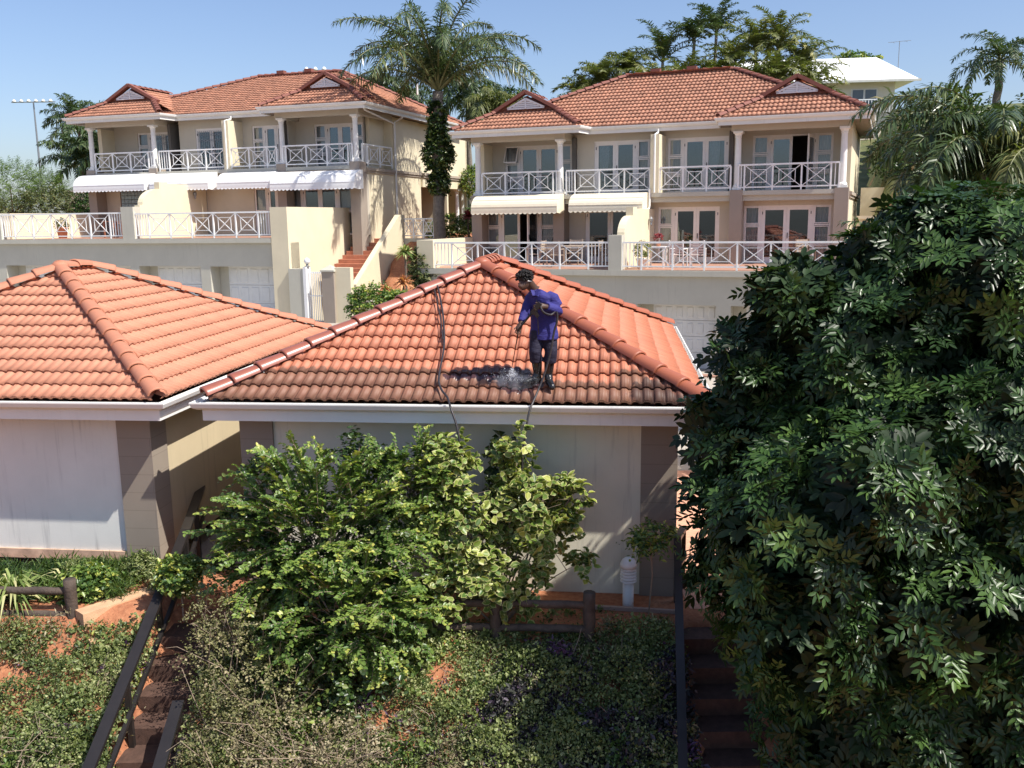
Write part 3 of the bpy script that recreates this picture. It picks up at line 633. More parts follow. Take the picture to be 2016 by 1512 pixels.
        v = MB(); zg0, zp0, hg0 = zg, zp, hg; zg, zp, hg = zg + .07, zg + .07 + (zp - zg) * .68, hg * .68
        for k in range(5): f = .08 + k * .17; w = (hg - .05) * (1 - f) ; v.bar((c - w, ng - .15, zg + f * (zp - zg)), (c + w, ng - .15, zg + f * (zp - zg)), .03, .055)
        v.bar((c, ng - .19, zg + .02), (c, ng - .19, zp - .06), .05, .04); v.bar((c - hg, ng - .16, zg + .03), (c + hg, ng - .16, zg + .03), .05, .06)
        for s_ in (-1, 1): v.bar((c + s_ * hg, ng - .16, zg + .04), (c, ng - .16, zp - .02), .05, .07)
        zg, zp, hg = zg0, zp0, hg0; v.build('gablet_vent', m_white, RO)
    cp.build('ridge_tiles', m_capR, RO)
    # fascia, gutter and soffit
    path = [(el, eb), (el, ef), (e1, ef), (e1 + .12, em), (e2 - .1, em), (e2, ef), (er, ef), (er, eb)]
    m = MB(); strip_path(m, path, [(0, ze - .03), (0, ze - .27), (-.03, ze - .27), (-.03, ze - .03)]); m.build('fascia', m_fascia, RO)
    m = MB(); strip_path(m, path, [(o + .002, ze - .02 + z_) for o, z_ in GUT]); m.build('gutter', m_gutter, RO)
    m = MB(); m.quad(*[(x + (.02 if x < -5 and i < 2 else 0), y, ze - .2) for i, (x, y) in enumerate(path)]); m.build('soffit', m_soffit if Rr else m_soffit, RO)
    m = MB(); a = -2.8 if Rr else -2.5
    m.tube([(a, 4.3, ze - .2), (a, 4.28, 8.3), (a, 3.8, 8.2), (a, 3.8, 6.06)], .04, 8)
    if not Rr:
        m.tube([(4.62, 7.4, ze - .1), (4.62, 7.4, 8.35), (4.2, 7.4, 8.15), (4.2, 7.4, 2.5)], .05, 8); m.tube([(4.55, 3.5, ze - .1), (4.5, 3.9, 8.35), (4.2, 7.3, 8.1)], .04, 8); m.tube([(3.3, 12.2, 10.0), (3.3, 12.2, 10.6)], .05, 8)
    else: m.tube([(-2.98, 3.82, 6.2), (-2.98, 3.82, 5.5), (-2.98, 3.5, 5.4)], .045, 8)
    m.build('downpipe', m_gutter, H)
    return H
houseR = house('R', 'town_house', 'right-hand two-storey cream house with cream awnings and orange tiled roof, behind the man', (6.64, 30.96, 0), -22.11)
houseL = house('L', 'town_house', 'left-hand two-storey cream house with white awnings, sunlit side wall and outside stair', (-11.64, 38.5, 1.47), -18.4)

# ---------------------------------------------------------------- ground
OR = np.array([6.64, 30.96]); yR = rad(-22.11); uR = np.array([math.cos(yR), math.sin(yR)]); nR = np.array([-uR[1], uR[0]])
OL = np.array([-11.64, 38.5]); yL = rad(-18.4); uL = np.array([math.cos(yL), math.sin(yL)]); nL = np.array([-uL[1], uL[0]])
def sm(a, b, x): t = np.clip((x - a) / (b - a), 0, 1); return t * t * (3 - 2 * t)
def height(X, Y):
    X = np.asarray(X, float); Y = np.asarray(Y, float)
    dx = X - OR[0]; dy = Y - OR[1]; u = dx * uR[0] + dy * uR[1]; n = dx * nR[0] + dy * nR[1]
    lx = X - OL[0]; ly = Y - OL[1]; v = lx * uL[0] + ly * uL[1]; q = lx * nL[0] + ly * nL[1]
    front = np.where(Y < 10.9, -.58 * (10.9 - Y), 0.); front = np.maximum(front, -4.6)
    front = front - .3 * ((X > -4.55) & (X < -3.75) & (Y < 11.6) & (Y > 5)) - .3 * ((X > 2.0) & (X < 3.0) & (Y < 11.1) & (Y > 5)); bed = .32 * sm(-3.9, -4.7, X) * sm(10.7, 11.2, Y) * (1 - sm(12.4, 12.8, Y))
    drive = 1.2 * sm(-1, -6, X) * sm(20, 27, Y)
    h = np.where(Y < 20, front + bed, drive)
    hR = np.where(u > 5.2, 3.1 + .5 * np.clip(n - 2, 0, 8) + .17 * np.clip(n - 10, 0, 60), 3.0 + 1.4 * sm(13, 16, n) + .2 * np.clip(n - 16, 0, 60))
    gap = 1.3 + 2.95 * sm(.5, 6.5, q) + .19 * np.clip(q - 14, 0, 60)
    hL = np.where(v < 1.9, 1.2 + 3.1 * sm(.3, 1.2, q) + .03 * np.clip(q - 14, 0, 90), np.where((v < 5.3) & (q < 7), .6, gap))
    isR = (u > -10.6) & (n > np.where(u > 8.4, .1, 1.9))
    isL = (u <= -10.6) & (q > np.where(v < 3.2, 2.2, .3))
    h = np.where(isR, hR, h); h = np.where(isL, hL, h)
    return np.where(Y > 20, np.minimum(h, 12.3), h)
def grid(name, xs, ys, mat, label=None, kind='structure'):
    X, Y = np.meshgrid(xs, ys); Z = height(X, Y); V = np.stack([X, Y, Z], -1).reshape(-1, 3); nx = len(xs)
    i, j = np.meshgrid(np.arange(nx - 1), np.arange(len(ys) - 1)); a = (j * nx + i).ravel()
    o = np_mesh(name, V, np.stack([a, a + 1, a + nx + 1, a + nx], 1), mat, smooth=True); return tag(o, label, None, None, kind)
def M_ground():
    m, t, b = new_mat('ground_mix'); g = t.nodes.new('ShaderNodeNewGeometry').outputs['Position']; sp = t.nodes.new('ShaderNodeSeparateXYZ'); lk(t, g, sp.inputs[0])
    n1 = noise(t, 1.2, 6, g).outputs[0]; n2 = noise(t, 14, 5, g).outputs[0]
    soil = ramp(t, n1, [(.25, (.22, .07, .03)), (.55, (.42, .16, .07)), (.8, (.52, .30, .17))]).outputs[0]; soil = mix(t, .35, soil, ramp(t, n2, [(.35, (.16, .05, .03)), (.7, (.55, .28, .15))]).outputs[0])
    grass = ramp(t, noise(t, 3, 6, g).outputs[0], [(.3, (.07, .085, .03)), (.7, (.16, .17, .06))]).outputs[0]
    road = ramp(t, noise(t, .9, 6, g).outputs[0], [(.3, (.36, .32, .27)), (.7, (.48, .43, .36))]).outputs[0]; road = mix(t, .15, road, ramp(t, noise(t, 30, 3, g).outputs[0], [(.3, (.3, .27, .23)), (.7, (.6, .55, .48))]).outputs[0])
    isroad = mth(t, 'MULTIPLY', mth(t, 'GREATER_THAN', sp.outputs[1], 13.2), mth(t, 'LESS_THAN', sp.outputs[2], 1.22))
    isgrass = mth(t, 'GREATER_THAN', sp.outputs[2], 4.4)
    c = mix(t, isroad, soil, road); c = mix(t, isgrass, c, grass)
    patch = ramp(t, n1, [(.56, (0, 0, 0)), (.66, (1, 1, 1))]).outputs[0]; c = mix(t, mth(t, 'MULTIPLY', mth(t, 'MULTIPLY', patch, isgrass), .5), c, (.35, .16, .08))
    lk(t, c, b.inputs['Base Color']); b.inputs['Roughness'].default_value = .95; bump(t, b, n2, .6, .04); return m
m_ground = M_ground()
xs = np.concatenate([np.linspace(-400, -50, 12), np.arange(-46, -12, 2.), np.arange(-12, 9, .25), np.arange(9, 46, 1.2), np.linspace(50, 400, 12)])
ys = np.concatenate([np.linspace(-40, 3, 8), np.arange(4, 14, .16), np.arange(14, 30, .7), np.arange(30, 75, .6), np.linspace(78, 900, 16)])
grid('ground', xs, ys, m_ground)
m, t, b = new_mat('brick_pavers'); g = t.nodes.new('ShaderNodeNewGeometry').outputs['Position']
mp = t.nodes.new('ShaderNodeMapping'); mp.inputs['Rotation'].default_value = (0, 0, rad(38)); lk(t, g, mp.inputs[0])
br = t.nodes.new('ShaderNodeTexBrick'); br.inputs['Scale'].default_value = 1; br.inputs['Brick Width'].default_value = .22; br.inputs['Row Height'].default_value = .11; br.inputs['Mortar Size'].default_value = .006
br.inputs['Color1'].default_value = (.62, .33, .22, 1); br.inputs['Color2'].default_value = (.55, .28, .19, 1); br.inputs['Mortar'].default_value = (.33, .20, .14, 1); lk(t, mp.outputs[0], br.inputs['Vector'])
c_ = mix(t, .3, br.outputs[0], ramp(t, noise(t, 1.5, 5, g).outputs[0], [(.3, (.42, .22, .15)), (.7, (.72, .45, .33))]).outputs[0]); lk(t, c_, b.inputs['Base Color']); b.inputs['Roughness'].default_value = .9
m_paver = m
tag(MB().quad((2.35, 11.6, .004), (9, 10.9, .004), (9, 18.4, .004), (2.35, 18.4, .004)).build('brick_paving', m_paver), None, None, None, 'structure')
d0 = OR + nR * -1.5; k0 = d0 + uR * -4; k1 = d0 + uR * 9
tag(MB().prism([(k0[0], k0[1], 0), (k1[0], k1[1], 0), (k1[0] + nR[0] * .35, k1[1] + nR[1] * .35, 0), (k0[0] + nR[0] * .35, k0[1] + nR[1] * .35, 0)], (0, 0, .05)).build('kerb_strip', m_floor), None, None, None, 'structure')

# ---------------------------------------------------------------- the two front garages
def garage(name, label, loc, rz, x0, x1, D, m_t, m_c, m_c2, seed, wallm, pil, ground=-.2, amp=.030):
    """local: x along the front eave, y inward, eave top at z=2.8"""
    G = thing(name, label, 'garage', loc, rz); ze = 2.8; sl = .462; Wd = x1 - x0; hw = Wd / 2; in_ = .42
    RO = thing('roof', None, None); RO.parent = G
    if D > 0:
        rA, rB = (x0 + hw, hw), (x0 + hw, D - hw)
        kw = dict(course=.32, amp=amp, lip=.028, seg=12, wave=.146)
        tiles('front_slope', (x0, 0, ze), (1, 0, 0), (0, 1, 0), sl, [(0, 0), (Wd, 0), (hw, hw)], m_t, RO, seed=seed, **kw)
        tiles('right_slope', (x1, 0, ze), (0, 1, 0), (-1, 0, 0), sl, [(0, 0), (D, 0), (D - hw, hw), (hw, hw)], m_t, RO, seed=seed + 1, **kw)
        tiles('left_slope', (x0, D, ze), (0, -1, 0), (1, 0, 0), sl, [(0, 0), (D, 0), (D - hw, hw), (hw, hw)], m_t, RO, seed=seed + 2, **{**kw, 'seg': 4})
        tiles('back_slope', (x1, D, ze), (-1, 0, 0), (0, -1, 0), sl, [(0, 0), (Wd, 0), (hw, hw)], m_t, RO, seed=seed + 3, **{**kw, 'seg': 4})
        zt = ze + sl * hw + .075; zo = ze + .065
        a = MB(); caps(a, (x0 + .05, .05, zo), (*rA, zt), .125, .41, 1); a.build('ridge_tiles', m_c, RO, True)
        a = MB(); caps(a, (x1 - .05, .05, zo), (*rA, zt), .125, .41, 2); caps(a, (*rA, zt), (*rB, zt), .125, .4, 3); caps(a, (x1 - .05, D - .05, zo), (*rB, zt), .125, .41, 4); caps(a, (x0 + .05, D - .05, zo), (*rB, zt), .125, .41, 5)
        a.lathe((rA[0], rA[1], zt - .02), [(.15, 0), (.14, .07), (.09, .115), (.02, .125)], 12)
        a.build('ridge_tiles', m_c2, RO, True)
    path = [(x0, D), (x0, 0), (x1, 0), (x1, D), (x0, D)]
    m = MB(); strip_path(m, path, [(-.0, ze - .06), (0, ze - .29), (-.03, ze - .29), (-.03, ze - .06)]); m.build('fascia', m_fascia, RO)
    m = MB(); strip_path(m, path, [(o + .002, ze - .03 + z_ * .9) for o, z_ in GUT]); m.build('gutter', m_gutter, RO)
    MB().quad((x0 - .01, -.0, ze - .24), (x0 - .01, D, ze - .24), (x1 + .01, D, ze - .24), (x1 + .01, 0, ze - .24)).build('soffit', m_soffit, RO)
    m = MB(); m.box(x0 + in_, x1 - in_, .45, .65, ground, ze - .24); m.build('front_wall', wallm, G)
    m = MB(); m.box(x1 - in_ - .2, x1 - in_, .65, D - .5, ground, ze - .24); m.box(x0 + in_, x0 + in_ + .2, .65, D - .5, ground, ze - .24); m.box(x0 + in_, x1 - in_, D - .7, D - .5, ground, ze - .24); m.build('side_wall', m_garside, G)
    for a, b in pil: MB().box(a, b, .40, .86, ground - .4, ze - .245).build('pilaster', m_taupeb, G)
    MB().box(x0 + in_ + .3, x1 - in_ - .3, .41, .448, ground, ground + .14).build('plinth', M_plain('stained_plinth_' + name, (.55, .38, .27), .9, .4, 5), G)
    return G
g1 = garage('garage', 'middle garage with red tiled roof half cleaned, where the man stands', (-4.253, 12.350, 0), rad(-6.6), 0, 6.83, 8.66, m_tile1, m_cap1, m_cap1b, 11, m_gar, [(.34, .82), (5.98, 6.47)])
c2 = (-4.842, 12.352)
g2 = garage('garage', 'left garage with clean salmon-coloured tiled roof and white front wall', (c2[0], c2[1], 0), rad(-6.6), -6.83, 0, 7.7, m_tile2, m_cap2, m_cap2, 31, m_gar2, [(-.89, -.38), (-6.5, -6.0)], .3, .024)

# ---------------------------------------------------------------- between the houses: gate, stair, small fence
LH = Matrix.Translation((-11.64, 38.5, 1.47)) @ Matrix.Rotation(rad(-18.4), 4, 'Z')
def atL(o): o.matrix_world = LH @ o.matrix_world if o.type != 'EMPTY' else LH @ Matrix.Translation(o.location) ; return o
gt = thing('garden_gate', 'white slatted metal gate between a cream wall and a grey pillar', 'gate', (0, 0, 0)); gt.matrix_world = LH
m = MB(); m.box(4.02, 4.72, -.62, -.58, 1.66, 1.72); m.box(4.02, 4.72, -.62, -.58, .75, .79); m.box(4.02, 4.72, -.62, -.58, -1.2, -1.15); m.build('gate_rail', m_rail, gt)
for i in range(9): MB().box(4.03 + i * .083, 4.06 + i * .083, -.635, -.605, -1.2, 1.72).build('slat', m_rail, gt)
wl = thing('gate_wall', 'cream boundary wall with grey capped pillar beside the white gate', 'wall'); wl.matrix_world = LH
m = MB(); m.box(3.2, 3.87, -.75, -.45, -1.3, 1.84); m.build('short_wall', m_grey, wl)
MB().box(3.87, 4.01, -.78, -.42, -1.3, 1.92).build('gate_post', m_white, wl)
m = MB(); m.box(4.74, 5.27, -.85, -.35, -1.3, 1.74); m.build('pillar', m_taupe, wl); m = MB(); m.box(4.70, 5.31, -.89, -.31, 1.74, 1.80)
b_ = len(m.v); m.v += [(4.70, -.89, 1.80), (5.31, -.89, 1.80), (5.31, -.31, 1.80), (4.70, -.31, 1.80), (5.0, -.6, 2.0)]; m.f += [(b_, b_ + 1, b_ + 4), (b_ + 1, b_ + 2, b_ + 4), (b_ + 2, b_ + 3, b_ + 4), (b_ + 3, b_, b_ + 4)]; m.build('pillar_cap', m_grey, wl)
m = MB(); m.box(5.27, 5.95, -.75, -.5, -1.3, 1.9); m.build('long_wall', m_cream, wl)
lm = thing('gate_lamp', 'round white globe lamp on the wall by the white gate', 'lamp'); lm.matrix_world = LH @ Matrix.Translation((3.98, -.6, 1.92))
MB().lathe((0, 0, 0), [(.11, 0), (.11, .02), (.05, .04), (.05, .12)], 12).build('lamp_base', m_metal, lm); MB().lathe((0, 0, .22), [(.02, -.12), (.09, -.09), (.13, 0), (.09, .09), (.01, .13)], 14).build('globe', m_white, lm, True)
p2 = thing('gate_pillar', 'low grey pillar with pyramid cap half hidden behind the garage ridge', 'pillar'); p2.matrix_world = LH @ Matrix.Translation((5.75, 1.0, 0))
MB().box(-.28, .28, -.28, .28, -1.3, .42).build('shaft', m_grey, p2); m = MB(); m.box(-.33, .33, -.33, .33, .42, .49); b_ = len(m.v); m.v += [(-.33, -.33, .49), (.33, -.33, .49), (.33, .33, .49), (-.33, .33, .49), (0, 0, .68)]; m.f += [(b_, b_ + 1, b_ + 4), (b_ + 1, b_ + 2, b_ + 4), (b_ + 2, b_ + 3, b_ + 4), (b_ + 3, b_, b_ + 4)]; m.build('cap', m_grey, p2)
st = thing('outside_stair', 'terracotta stair climbing beside a sloped cream parapet', 'stair'); st.matrix_world = LH
m = MB()
for i in range(10): m.box(3.32, 4.9, 1.6 + .38 * i, 6.3, 1.35 - .17 + .17 * i + (.0), 1.35 + .17 * i)
m.build('steps', m_step, st)
m = MB(); m.prism([(4.92, 1.2, -1), (4.92, 1.2, 1.1), (4.92, 5.6, 3.92), (4.92, 6.1, 3.92), (4.92, 6.1, -1)], (.24, 0, 0)); m.build('parapet', m_cream, st)
MB().box(5.16, 8.3, 6.0, 6.2, -1, 2.86).build('retaining_wall', m_grey, st)
fn = thing('landing_fence', 'short white cross-braced fence on the landing beside the palm trunk', 'fence'); fn.matrix_world = LH
railing('railing', (5.1, 6.1), (7.1, 6.1), 2.86, [('x', .55)] * 4, fn, .9)

# ---------------------------------------------------------------- foreground stairs, rails, fences, kerb, bollard lamp
def handrail(label, pts, w, drop, group=None, name='stair_handrail'):
    o = thing(name, label, 'handrail', pts[0], 0, group); P = [Vector(p) - Vector(pts[0]) for p in pts]
    m = MB()
    for a, b in zip(P[:-1], P[1:]): m.bar(a, b, w, .05)
    m.build('top_rail', m_black, o)
    m = MB()
    for a, b in zip(P[:-1], P[1:]): m.bar(a + Vector((.03, 0, -.42)), b + Vector((.03, 0, -.42)), .05, .05)
    m.build('lower_rail', m_black, o)
    L = sum((b - a).length for a, b in zip(P[:-1], P[1:])); 
    for a, b in zip(P[:-1], P[1:]):
        n = max(1, round((b - a).length / 1.5))
        for i in range(n): q = a + (b - a) * (i + .02) / n; m = MB().bar(q + Vector((0, 0, -drop)), q, .06, .06, (0, 1, 0)); m.build('post', m_black, o)
    return o
handrail('long black stair handrail running down past the left garage pilaster', [(-5.19, 14.9, .95), (-4.59, 12.28, .95), (-4.47, 8.7, -.42), (-4.42, 7.4, -1.1)], .13, .95)
handrail('short black handrail partly buried in the dry bush, right of the steps', [(-3.86, 9.7, -.20), (-3.77, 8.75, -.5), (-3.7, 7.4, -1.1)], .13, .9)
handrail('dark upright handrail between the garage corner and the big dark tree', [(2.38, 12.3, .9), (2.21, 11.86, .9), (1.73, 8.7, -.5), (1.6, 7.6, -1.05)], .10, 1.0)
sg = thing('garden_steps', 'shaded brick garden steps between the black handrails at the lower left', 'steps', (-4.15, 9.5, 0))
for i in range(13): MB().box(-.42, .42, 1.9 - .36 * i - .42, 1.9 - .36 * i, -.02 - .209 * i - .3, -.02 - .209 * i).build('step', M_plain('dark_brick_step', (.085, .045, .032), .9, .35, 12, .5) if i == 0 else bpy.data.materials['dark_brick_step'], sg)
s2 = thing('garden_steps', 'dark brick steps in deep shade left of the big dark tree', 'steps', (2.45, 11.2, 0))
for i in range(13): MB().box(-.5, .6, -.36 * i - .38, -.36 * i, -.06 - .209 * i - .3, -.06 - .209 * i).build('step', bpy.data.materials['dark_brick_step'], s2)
kb = MB(); kb.prism([(-5.45, 10.90, -.4), (-4.62, 11.85, -.4), (-4.78, 12.0, -.4), (-5.62, 11.05, -.4)], (0, 0, .74)); kb.prism([(-5.3, 10.72, -.6), (-4.6, 11.5, -.6), (-4.62, 11.84, -.6), (-5.45, 10.89, -.6)], (0, 0, .66)); m_kerb = M_plain('sandstone_coping', (.58, .36, .21), .9, .2, 5, .4)
tag(kb.build('garden_kerb', m_kerb), 'low orange stone kerb sloping beside the left bed', 'kerb')
kb = MB(); kb.prism([(-7.5, 10.9, -.5), (-5.6, 10.85, -.5), (-5.6, 10.98, -.5), (-7.5, 11.03, -.5)], (0, 0, .5)); tag(kb.build('bed_edging', m_kerb), 'orange stone edging behind the left log fence', 'kerb')
kb = MB(); kb.prism([(.3, 11.75, 0), (2.2, 11.42, 0), (2.2, 11.47, 0), (.3, 11.8, 0)], (0, 0, .05)); tag(kb.build('bed_edging', M_plain('pale_edging', (.42, .3, .24), .9)), 'thin pale edging strip at the foot of the middle garage wall', 'kerb')
def log(m, a, b, r, seed=0):
    rr = random.Random(seed); a, b = Vector(a), Vector(b); n = 9
    pts = [a + (b - a) * i / n + Vector((rr.uniform(-.008, .008), rr.uniform(-.008, .008), rr.uniform(-.008, .008))) for i in range(n + 1)]; m.tube(pts, [r * rr.uniform(.92, 1.06) for _ in pts], 10)
def logfence(label, posts, z0s, seed, ends=()):
    o = thing('log_fence', label, 'fence', (posts[0][0], posts[0][1], 0)); O = Vector((posts[0][0], posts[0][1], 0))
    for i, (x, y) in enumerate(posts):
        z = z0s[i]; p = Vector((x, y, z)) - O; m = MB(); log(m, p - Vector((0, 0, .5)), p + Vector((0, 0, .62)), .075, seed + i); m.build('post', m_log, o, True)
    for i in range(len(posts) - 1):
        a = Vector((*posts[i], z0s[i])) - O; b = Vector((*posts[i + 1], z0s[i + 1])) - O
        for h in (.46, .14): m = MB(); log(m, a + Vector((0, 0, h)), b + Vector((0, 0, h)), .05, seed + 10 + i); m.build('rail', m_log, o, True)
    return o
logfence('rustic log fence at the left edge, round post and two rails above red soil', [(-9.0, 11.15), (-7.3, 11.15), (-5.68, 11.1)], [.12, .12, .12], 3)
logfence('rustic log fence in deep shade below the variegated shrub', [(-1.55, 10.95), (-.25, 10.85), (.93, 10.78)], [-.02, -.02, -.02], 9)
bl = thing('bollard_light', 'white louvred bollard light beside the garage wall', 'bollard light', (1.53, 11.68, .0))
MB().lathe((0, 0, 0), [(.075, -.1), (.075, .36)], 16).build('stem', m_white, bl, True)
for i in range(5): MB().lathe((0, 0, .37 + .042 * i), [(.07, 0), (.112, .005), (.112, .014), (.07, .03)], 18).build('louvre', m_white, bl, True)
MB().lathe((0, 0, .57), [(.115, 0), (.112, .05), (.09, .1), (.05, .13), (.01, .14)], 18).build('dome', m_white, bl, True)

# ---------------------------------------------------------------- furniture and pots on the terraces
RH = Matrix.Translation((6.64, 30.96, 0)) @ Matrix.Rotation(yR, 4, 'Z')
def placed(o, H, u, n, z, a=0): o.matrix_world = H @ Matrix.Translation((u, n, z)) @ Matrix.Rotation(rad(a), 4, 'Z'); return o
def slat_chair(name, label, H, u, n, z, a, mt, mseat, group=None):
    o = thing(name, label, 'chair', group=group); placed(o, H, u, n, z, a)
    for x in (-.24, .24):
        MB().bar((x, -.24, 0), (x, -.24, .64), .045, .045).build('leg', mt, o); MB().bar((x, .22, 0), (x, .32, .95), .045, .045).build('leg', mt, o)
        MB().bar((x, -.27, .65), (x, .28, .65), .055, .03).build('armrest', mt, o)
    m = MB()
    for i in range(6): m.box(-.23, .23, -.24 + i * .085, -.175 + i * .085, .42, .445)
    m.build('seat', mseat, o); m = MB()
    for i in range(5): m.box(-.225, .225, .255 + i * .012, .275 + i * .012, .50 + i * .09, .565 + i * .09)
    m.build('backrest', mseat, o); return o
def table(name, label, H, u, n, z, a, w, d, mt, cloth=False):
    o = thing(name, label, 'table'); placed(o, H, u, n, z, a)
    for x in (-1, 1):
        for y in (-1, 1): MB().bar((x * (w / 2 - .07), y * (d / 2 - .07), 0), (x * (w / 2 - .07), y * (d / 2 - .07), .71), .06, .06).build('leg', mt, o)
    m = MB(); k = 8
    for i in range(k): m.box(-w / 2, w / 2, -d / 2 + d * i / k + .005, -d / 2 + d * (i + 1) / k - .005, .71, .74)
    m.build('tabletop', mt, o); return o
table('garden_table', 'long timber table on the right house terrace behind the railing', RH, -5.3, 1.7, 3.40, 2, 2.0, .95, m_teak)
cg = 'timber chairs round the terrace table'
for lb, u, n, a in (('timber slatted chair at the left end of the terrace table, facing right', -6.75, 1.5, -90), ('timber chair tucked on the camera side of the long table', -5.7, .75, 180), ('timber chair behind the long table against the house wall', -5.6, 2.6, 0), ('timber chair at the right end of the long terrace table', -3.9, 1.5, 90)):
    slat_chair('garden_chair', lb, RH, u, n, 3.40, a, m_teak, m_teak, cg)
m_sling = M_plain('pale_sling_fabric', (.62, .52, .48), .8)
for lb, u, n, a in (('white chair with pale fabric, nearer the potted plant', -1.3, 1.3, 175), ('white chair with pale fabric, right of the other white chair', -.6, 1.2, 185)):
    slat_chair('patio_chair', lb, RH, u, n, 3.40, a, m_white, m_sling, 'white patio chairs')
o = table('patio_table', 'small white patio table by the potted plant', RH, -2.0, 1.0, 3.40, 0, .7, .6, m_white)
slat_chair('garden_chair', 'dark timber chair at the right end of the right terrace by the big tree', RH, 2.9, 2.3, 3.40, 30, M_plain('dark_timber', (.12, .07, .045), .7), m_teak)
table('wooden_table', 'small reddish table on the left house terrace', LH, -6.9, 1.6, 3.06, 0, 1.1, .9, M_plain('red_timber', (.32, .13, .07), .7))
slat_chair('garden_chair', 'reddish chair by the small table on the left terrace', LH, -7.5, 2.4, 3.06, -30, bpy.data.materials['red_timber'], bpy.data.materials['red_timber'])
def pot(name, label, H, u, n, z, r, h, mt):
    o = thing(name, label, 'plant pot'); placed(o, H, u, n, z)
    MB().lathe((0, 0, 0), [(r * .68, 0), (r * .92, h * .86), (r * 1.05, h * .87), (r * 1.05, h), (r * .9, h), (r * .85, h * .9), (0.01, h * .88)], 18).build('pot', mt, o, True); return o
pot1 = pot('potted_plant', 'terracotta pot with a sparse plant on the left house terrace', LH, -9.75, 1.2, 3.06, .26, .5, m_pot)
pot2 = pot('potted_plant', 'white pot with a bushy plant on the right house terrace', RH, -2.35, .2, 3.40, .2, .36, m_white)
pot3 = pot('potted_plant', 'low pot of red flowers on the small white patio table', RH, -1.95, 1.0, 4.145, .1, .14, m_pot)

# ---------------------------------------------------------------- foliage builders
def nrmz(a): return a / np.maximum(np.linalg.norm(a, axis=-1, keepdims=True), 1e-9)
def leaves(P, D, N, L, Wd, fold=.25, curl=.15, rnd6=False):
    """folded four-vertex leaves -> triangles"""
    P = np.asarray(P); D = nrmz(D); Sd = nrmz(np.cross(D, N)); N = np.cross(Sd, D); L = L[:, None]; Wd = Wd[:, None]
    if rnd6:
        q = lambda t, w, s: P + D * L * t + Sd * Wd * (w * s) + N * (Wd * fold * w * 1.6 - L * curl * t * t)
        V = np.stack([P, q(.28, .46, 1), q(.66, .44, 1), P + D * L - N * L * curl, q(.66, .44, -1), q(.28, .46, -1)], 1).reshape(-1, 3); i = np.arange(len(P)) * 6
        F = np.stack([np.stack([i, i + 1, i + 2], 1), np.stack([i, i + 2, i + 3], 1), np.stack([i, i + 3, i + 4], 1), np.stack([i, i + 4, i + 5], 1)], 1).reshape(-1, 3); return V, F
    mid = P + D * L * .48; a = mid + Sd * Wd * .5 + N * Wd * fold; b = mid - Sd * Wd * .5 + N * Wd * fold; tip = P + D * L - N * L * curl
    V = np.stack([P, a, tip, b], 1).reshape(-1, 3); n = len(P); i = np.arange(n) * 4
    F = np.stack([np.stack([i, i + 1, i + 2], 1), np.stack([i, i + 2, i + 3], 1)], 1).reshape(-1, 3); return V, F
def straps(P, D, N, L, Wd, droop=.3):
    P = np.asarray(P); D = nrmz(D); Sd = nrmz(np.cross(D, N)); L = L[:, None]; Wd = Wd[:, None]; dn = np.array([0, 0, -1.0])
    dr = np.asarray(droop).reshape(-1, 1) if np.ndim(droop) else droop
    m = P + D * L * .5 + dn * L * dr * .22; t = P + D * L * .92 + dn * L * dr
    V = np.stack([P - Sd * Wd * .35, P + Sd * Wd * .35, m + Sd * Wd * .5, m - Sd * Wd * .5, t], 1).reshape(-1, 3); i = np.arange(len(P)) * 5
    F = np.stack([np.stack([i, i + 1, i + 2], 1), np.stack([i, i + 2, i + 3], 1), np.stack([i + 3, i + 2, i + 4], 1)], 1).reshape(-1, 3); return V, F
def lump(P, s, ph):
    x, y, z = P[:, 0] * s, P[:, 1] * s, P[:, 2] * s
    return (np.sin(x * 1.7 + ph) * np.cos(y * 2.1 - ph * .7) + np.sin(z * 2.3 + x + ph * 1.3) * np.cos(y * 1.1 + z * .9)) * .5
def tips(lobes, n, seed, shell=(.55, 1.0), thr=-.35, s=2.2, bottom=-1.0, inner=.62):
    r = np.random.default_rng(seed); A = np.array(lobes, float); w = (A[:, 3] * A[:, 4] + A[:, 3] * A[:, 5] + A[:, 4] * A[:, 5]); w /= w.sum()
    k = r.choice(len(A), size=n * 4, p=w); d = nrmz(r.normal(size=(n * 4, 3))); rr = shell[0] + (shell[1] - shell[0]) * r.random(n * 4) ** .6
    P = A[k, :3] + d * rr[:, None] * A[k, 3:6]; out = nrmz(d / A[k, 3:6])
    keep = (lump(P, s, seed % 7) > thr) & (d[:, 2] > bottom)
    for a in A: keep &= ~((((P - a[:3]) / a[3:6]) ** 2).sum(1) < inner ** 2 * .8) | False
    i = np.nonzero(keep)[0][:n]; return P[i], out[i], r
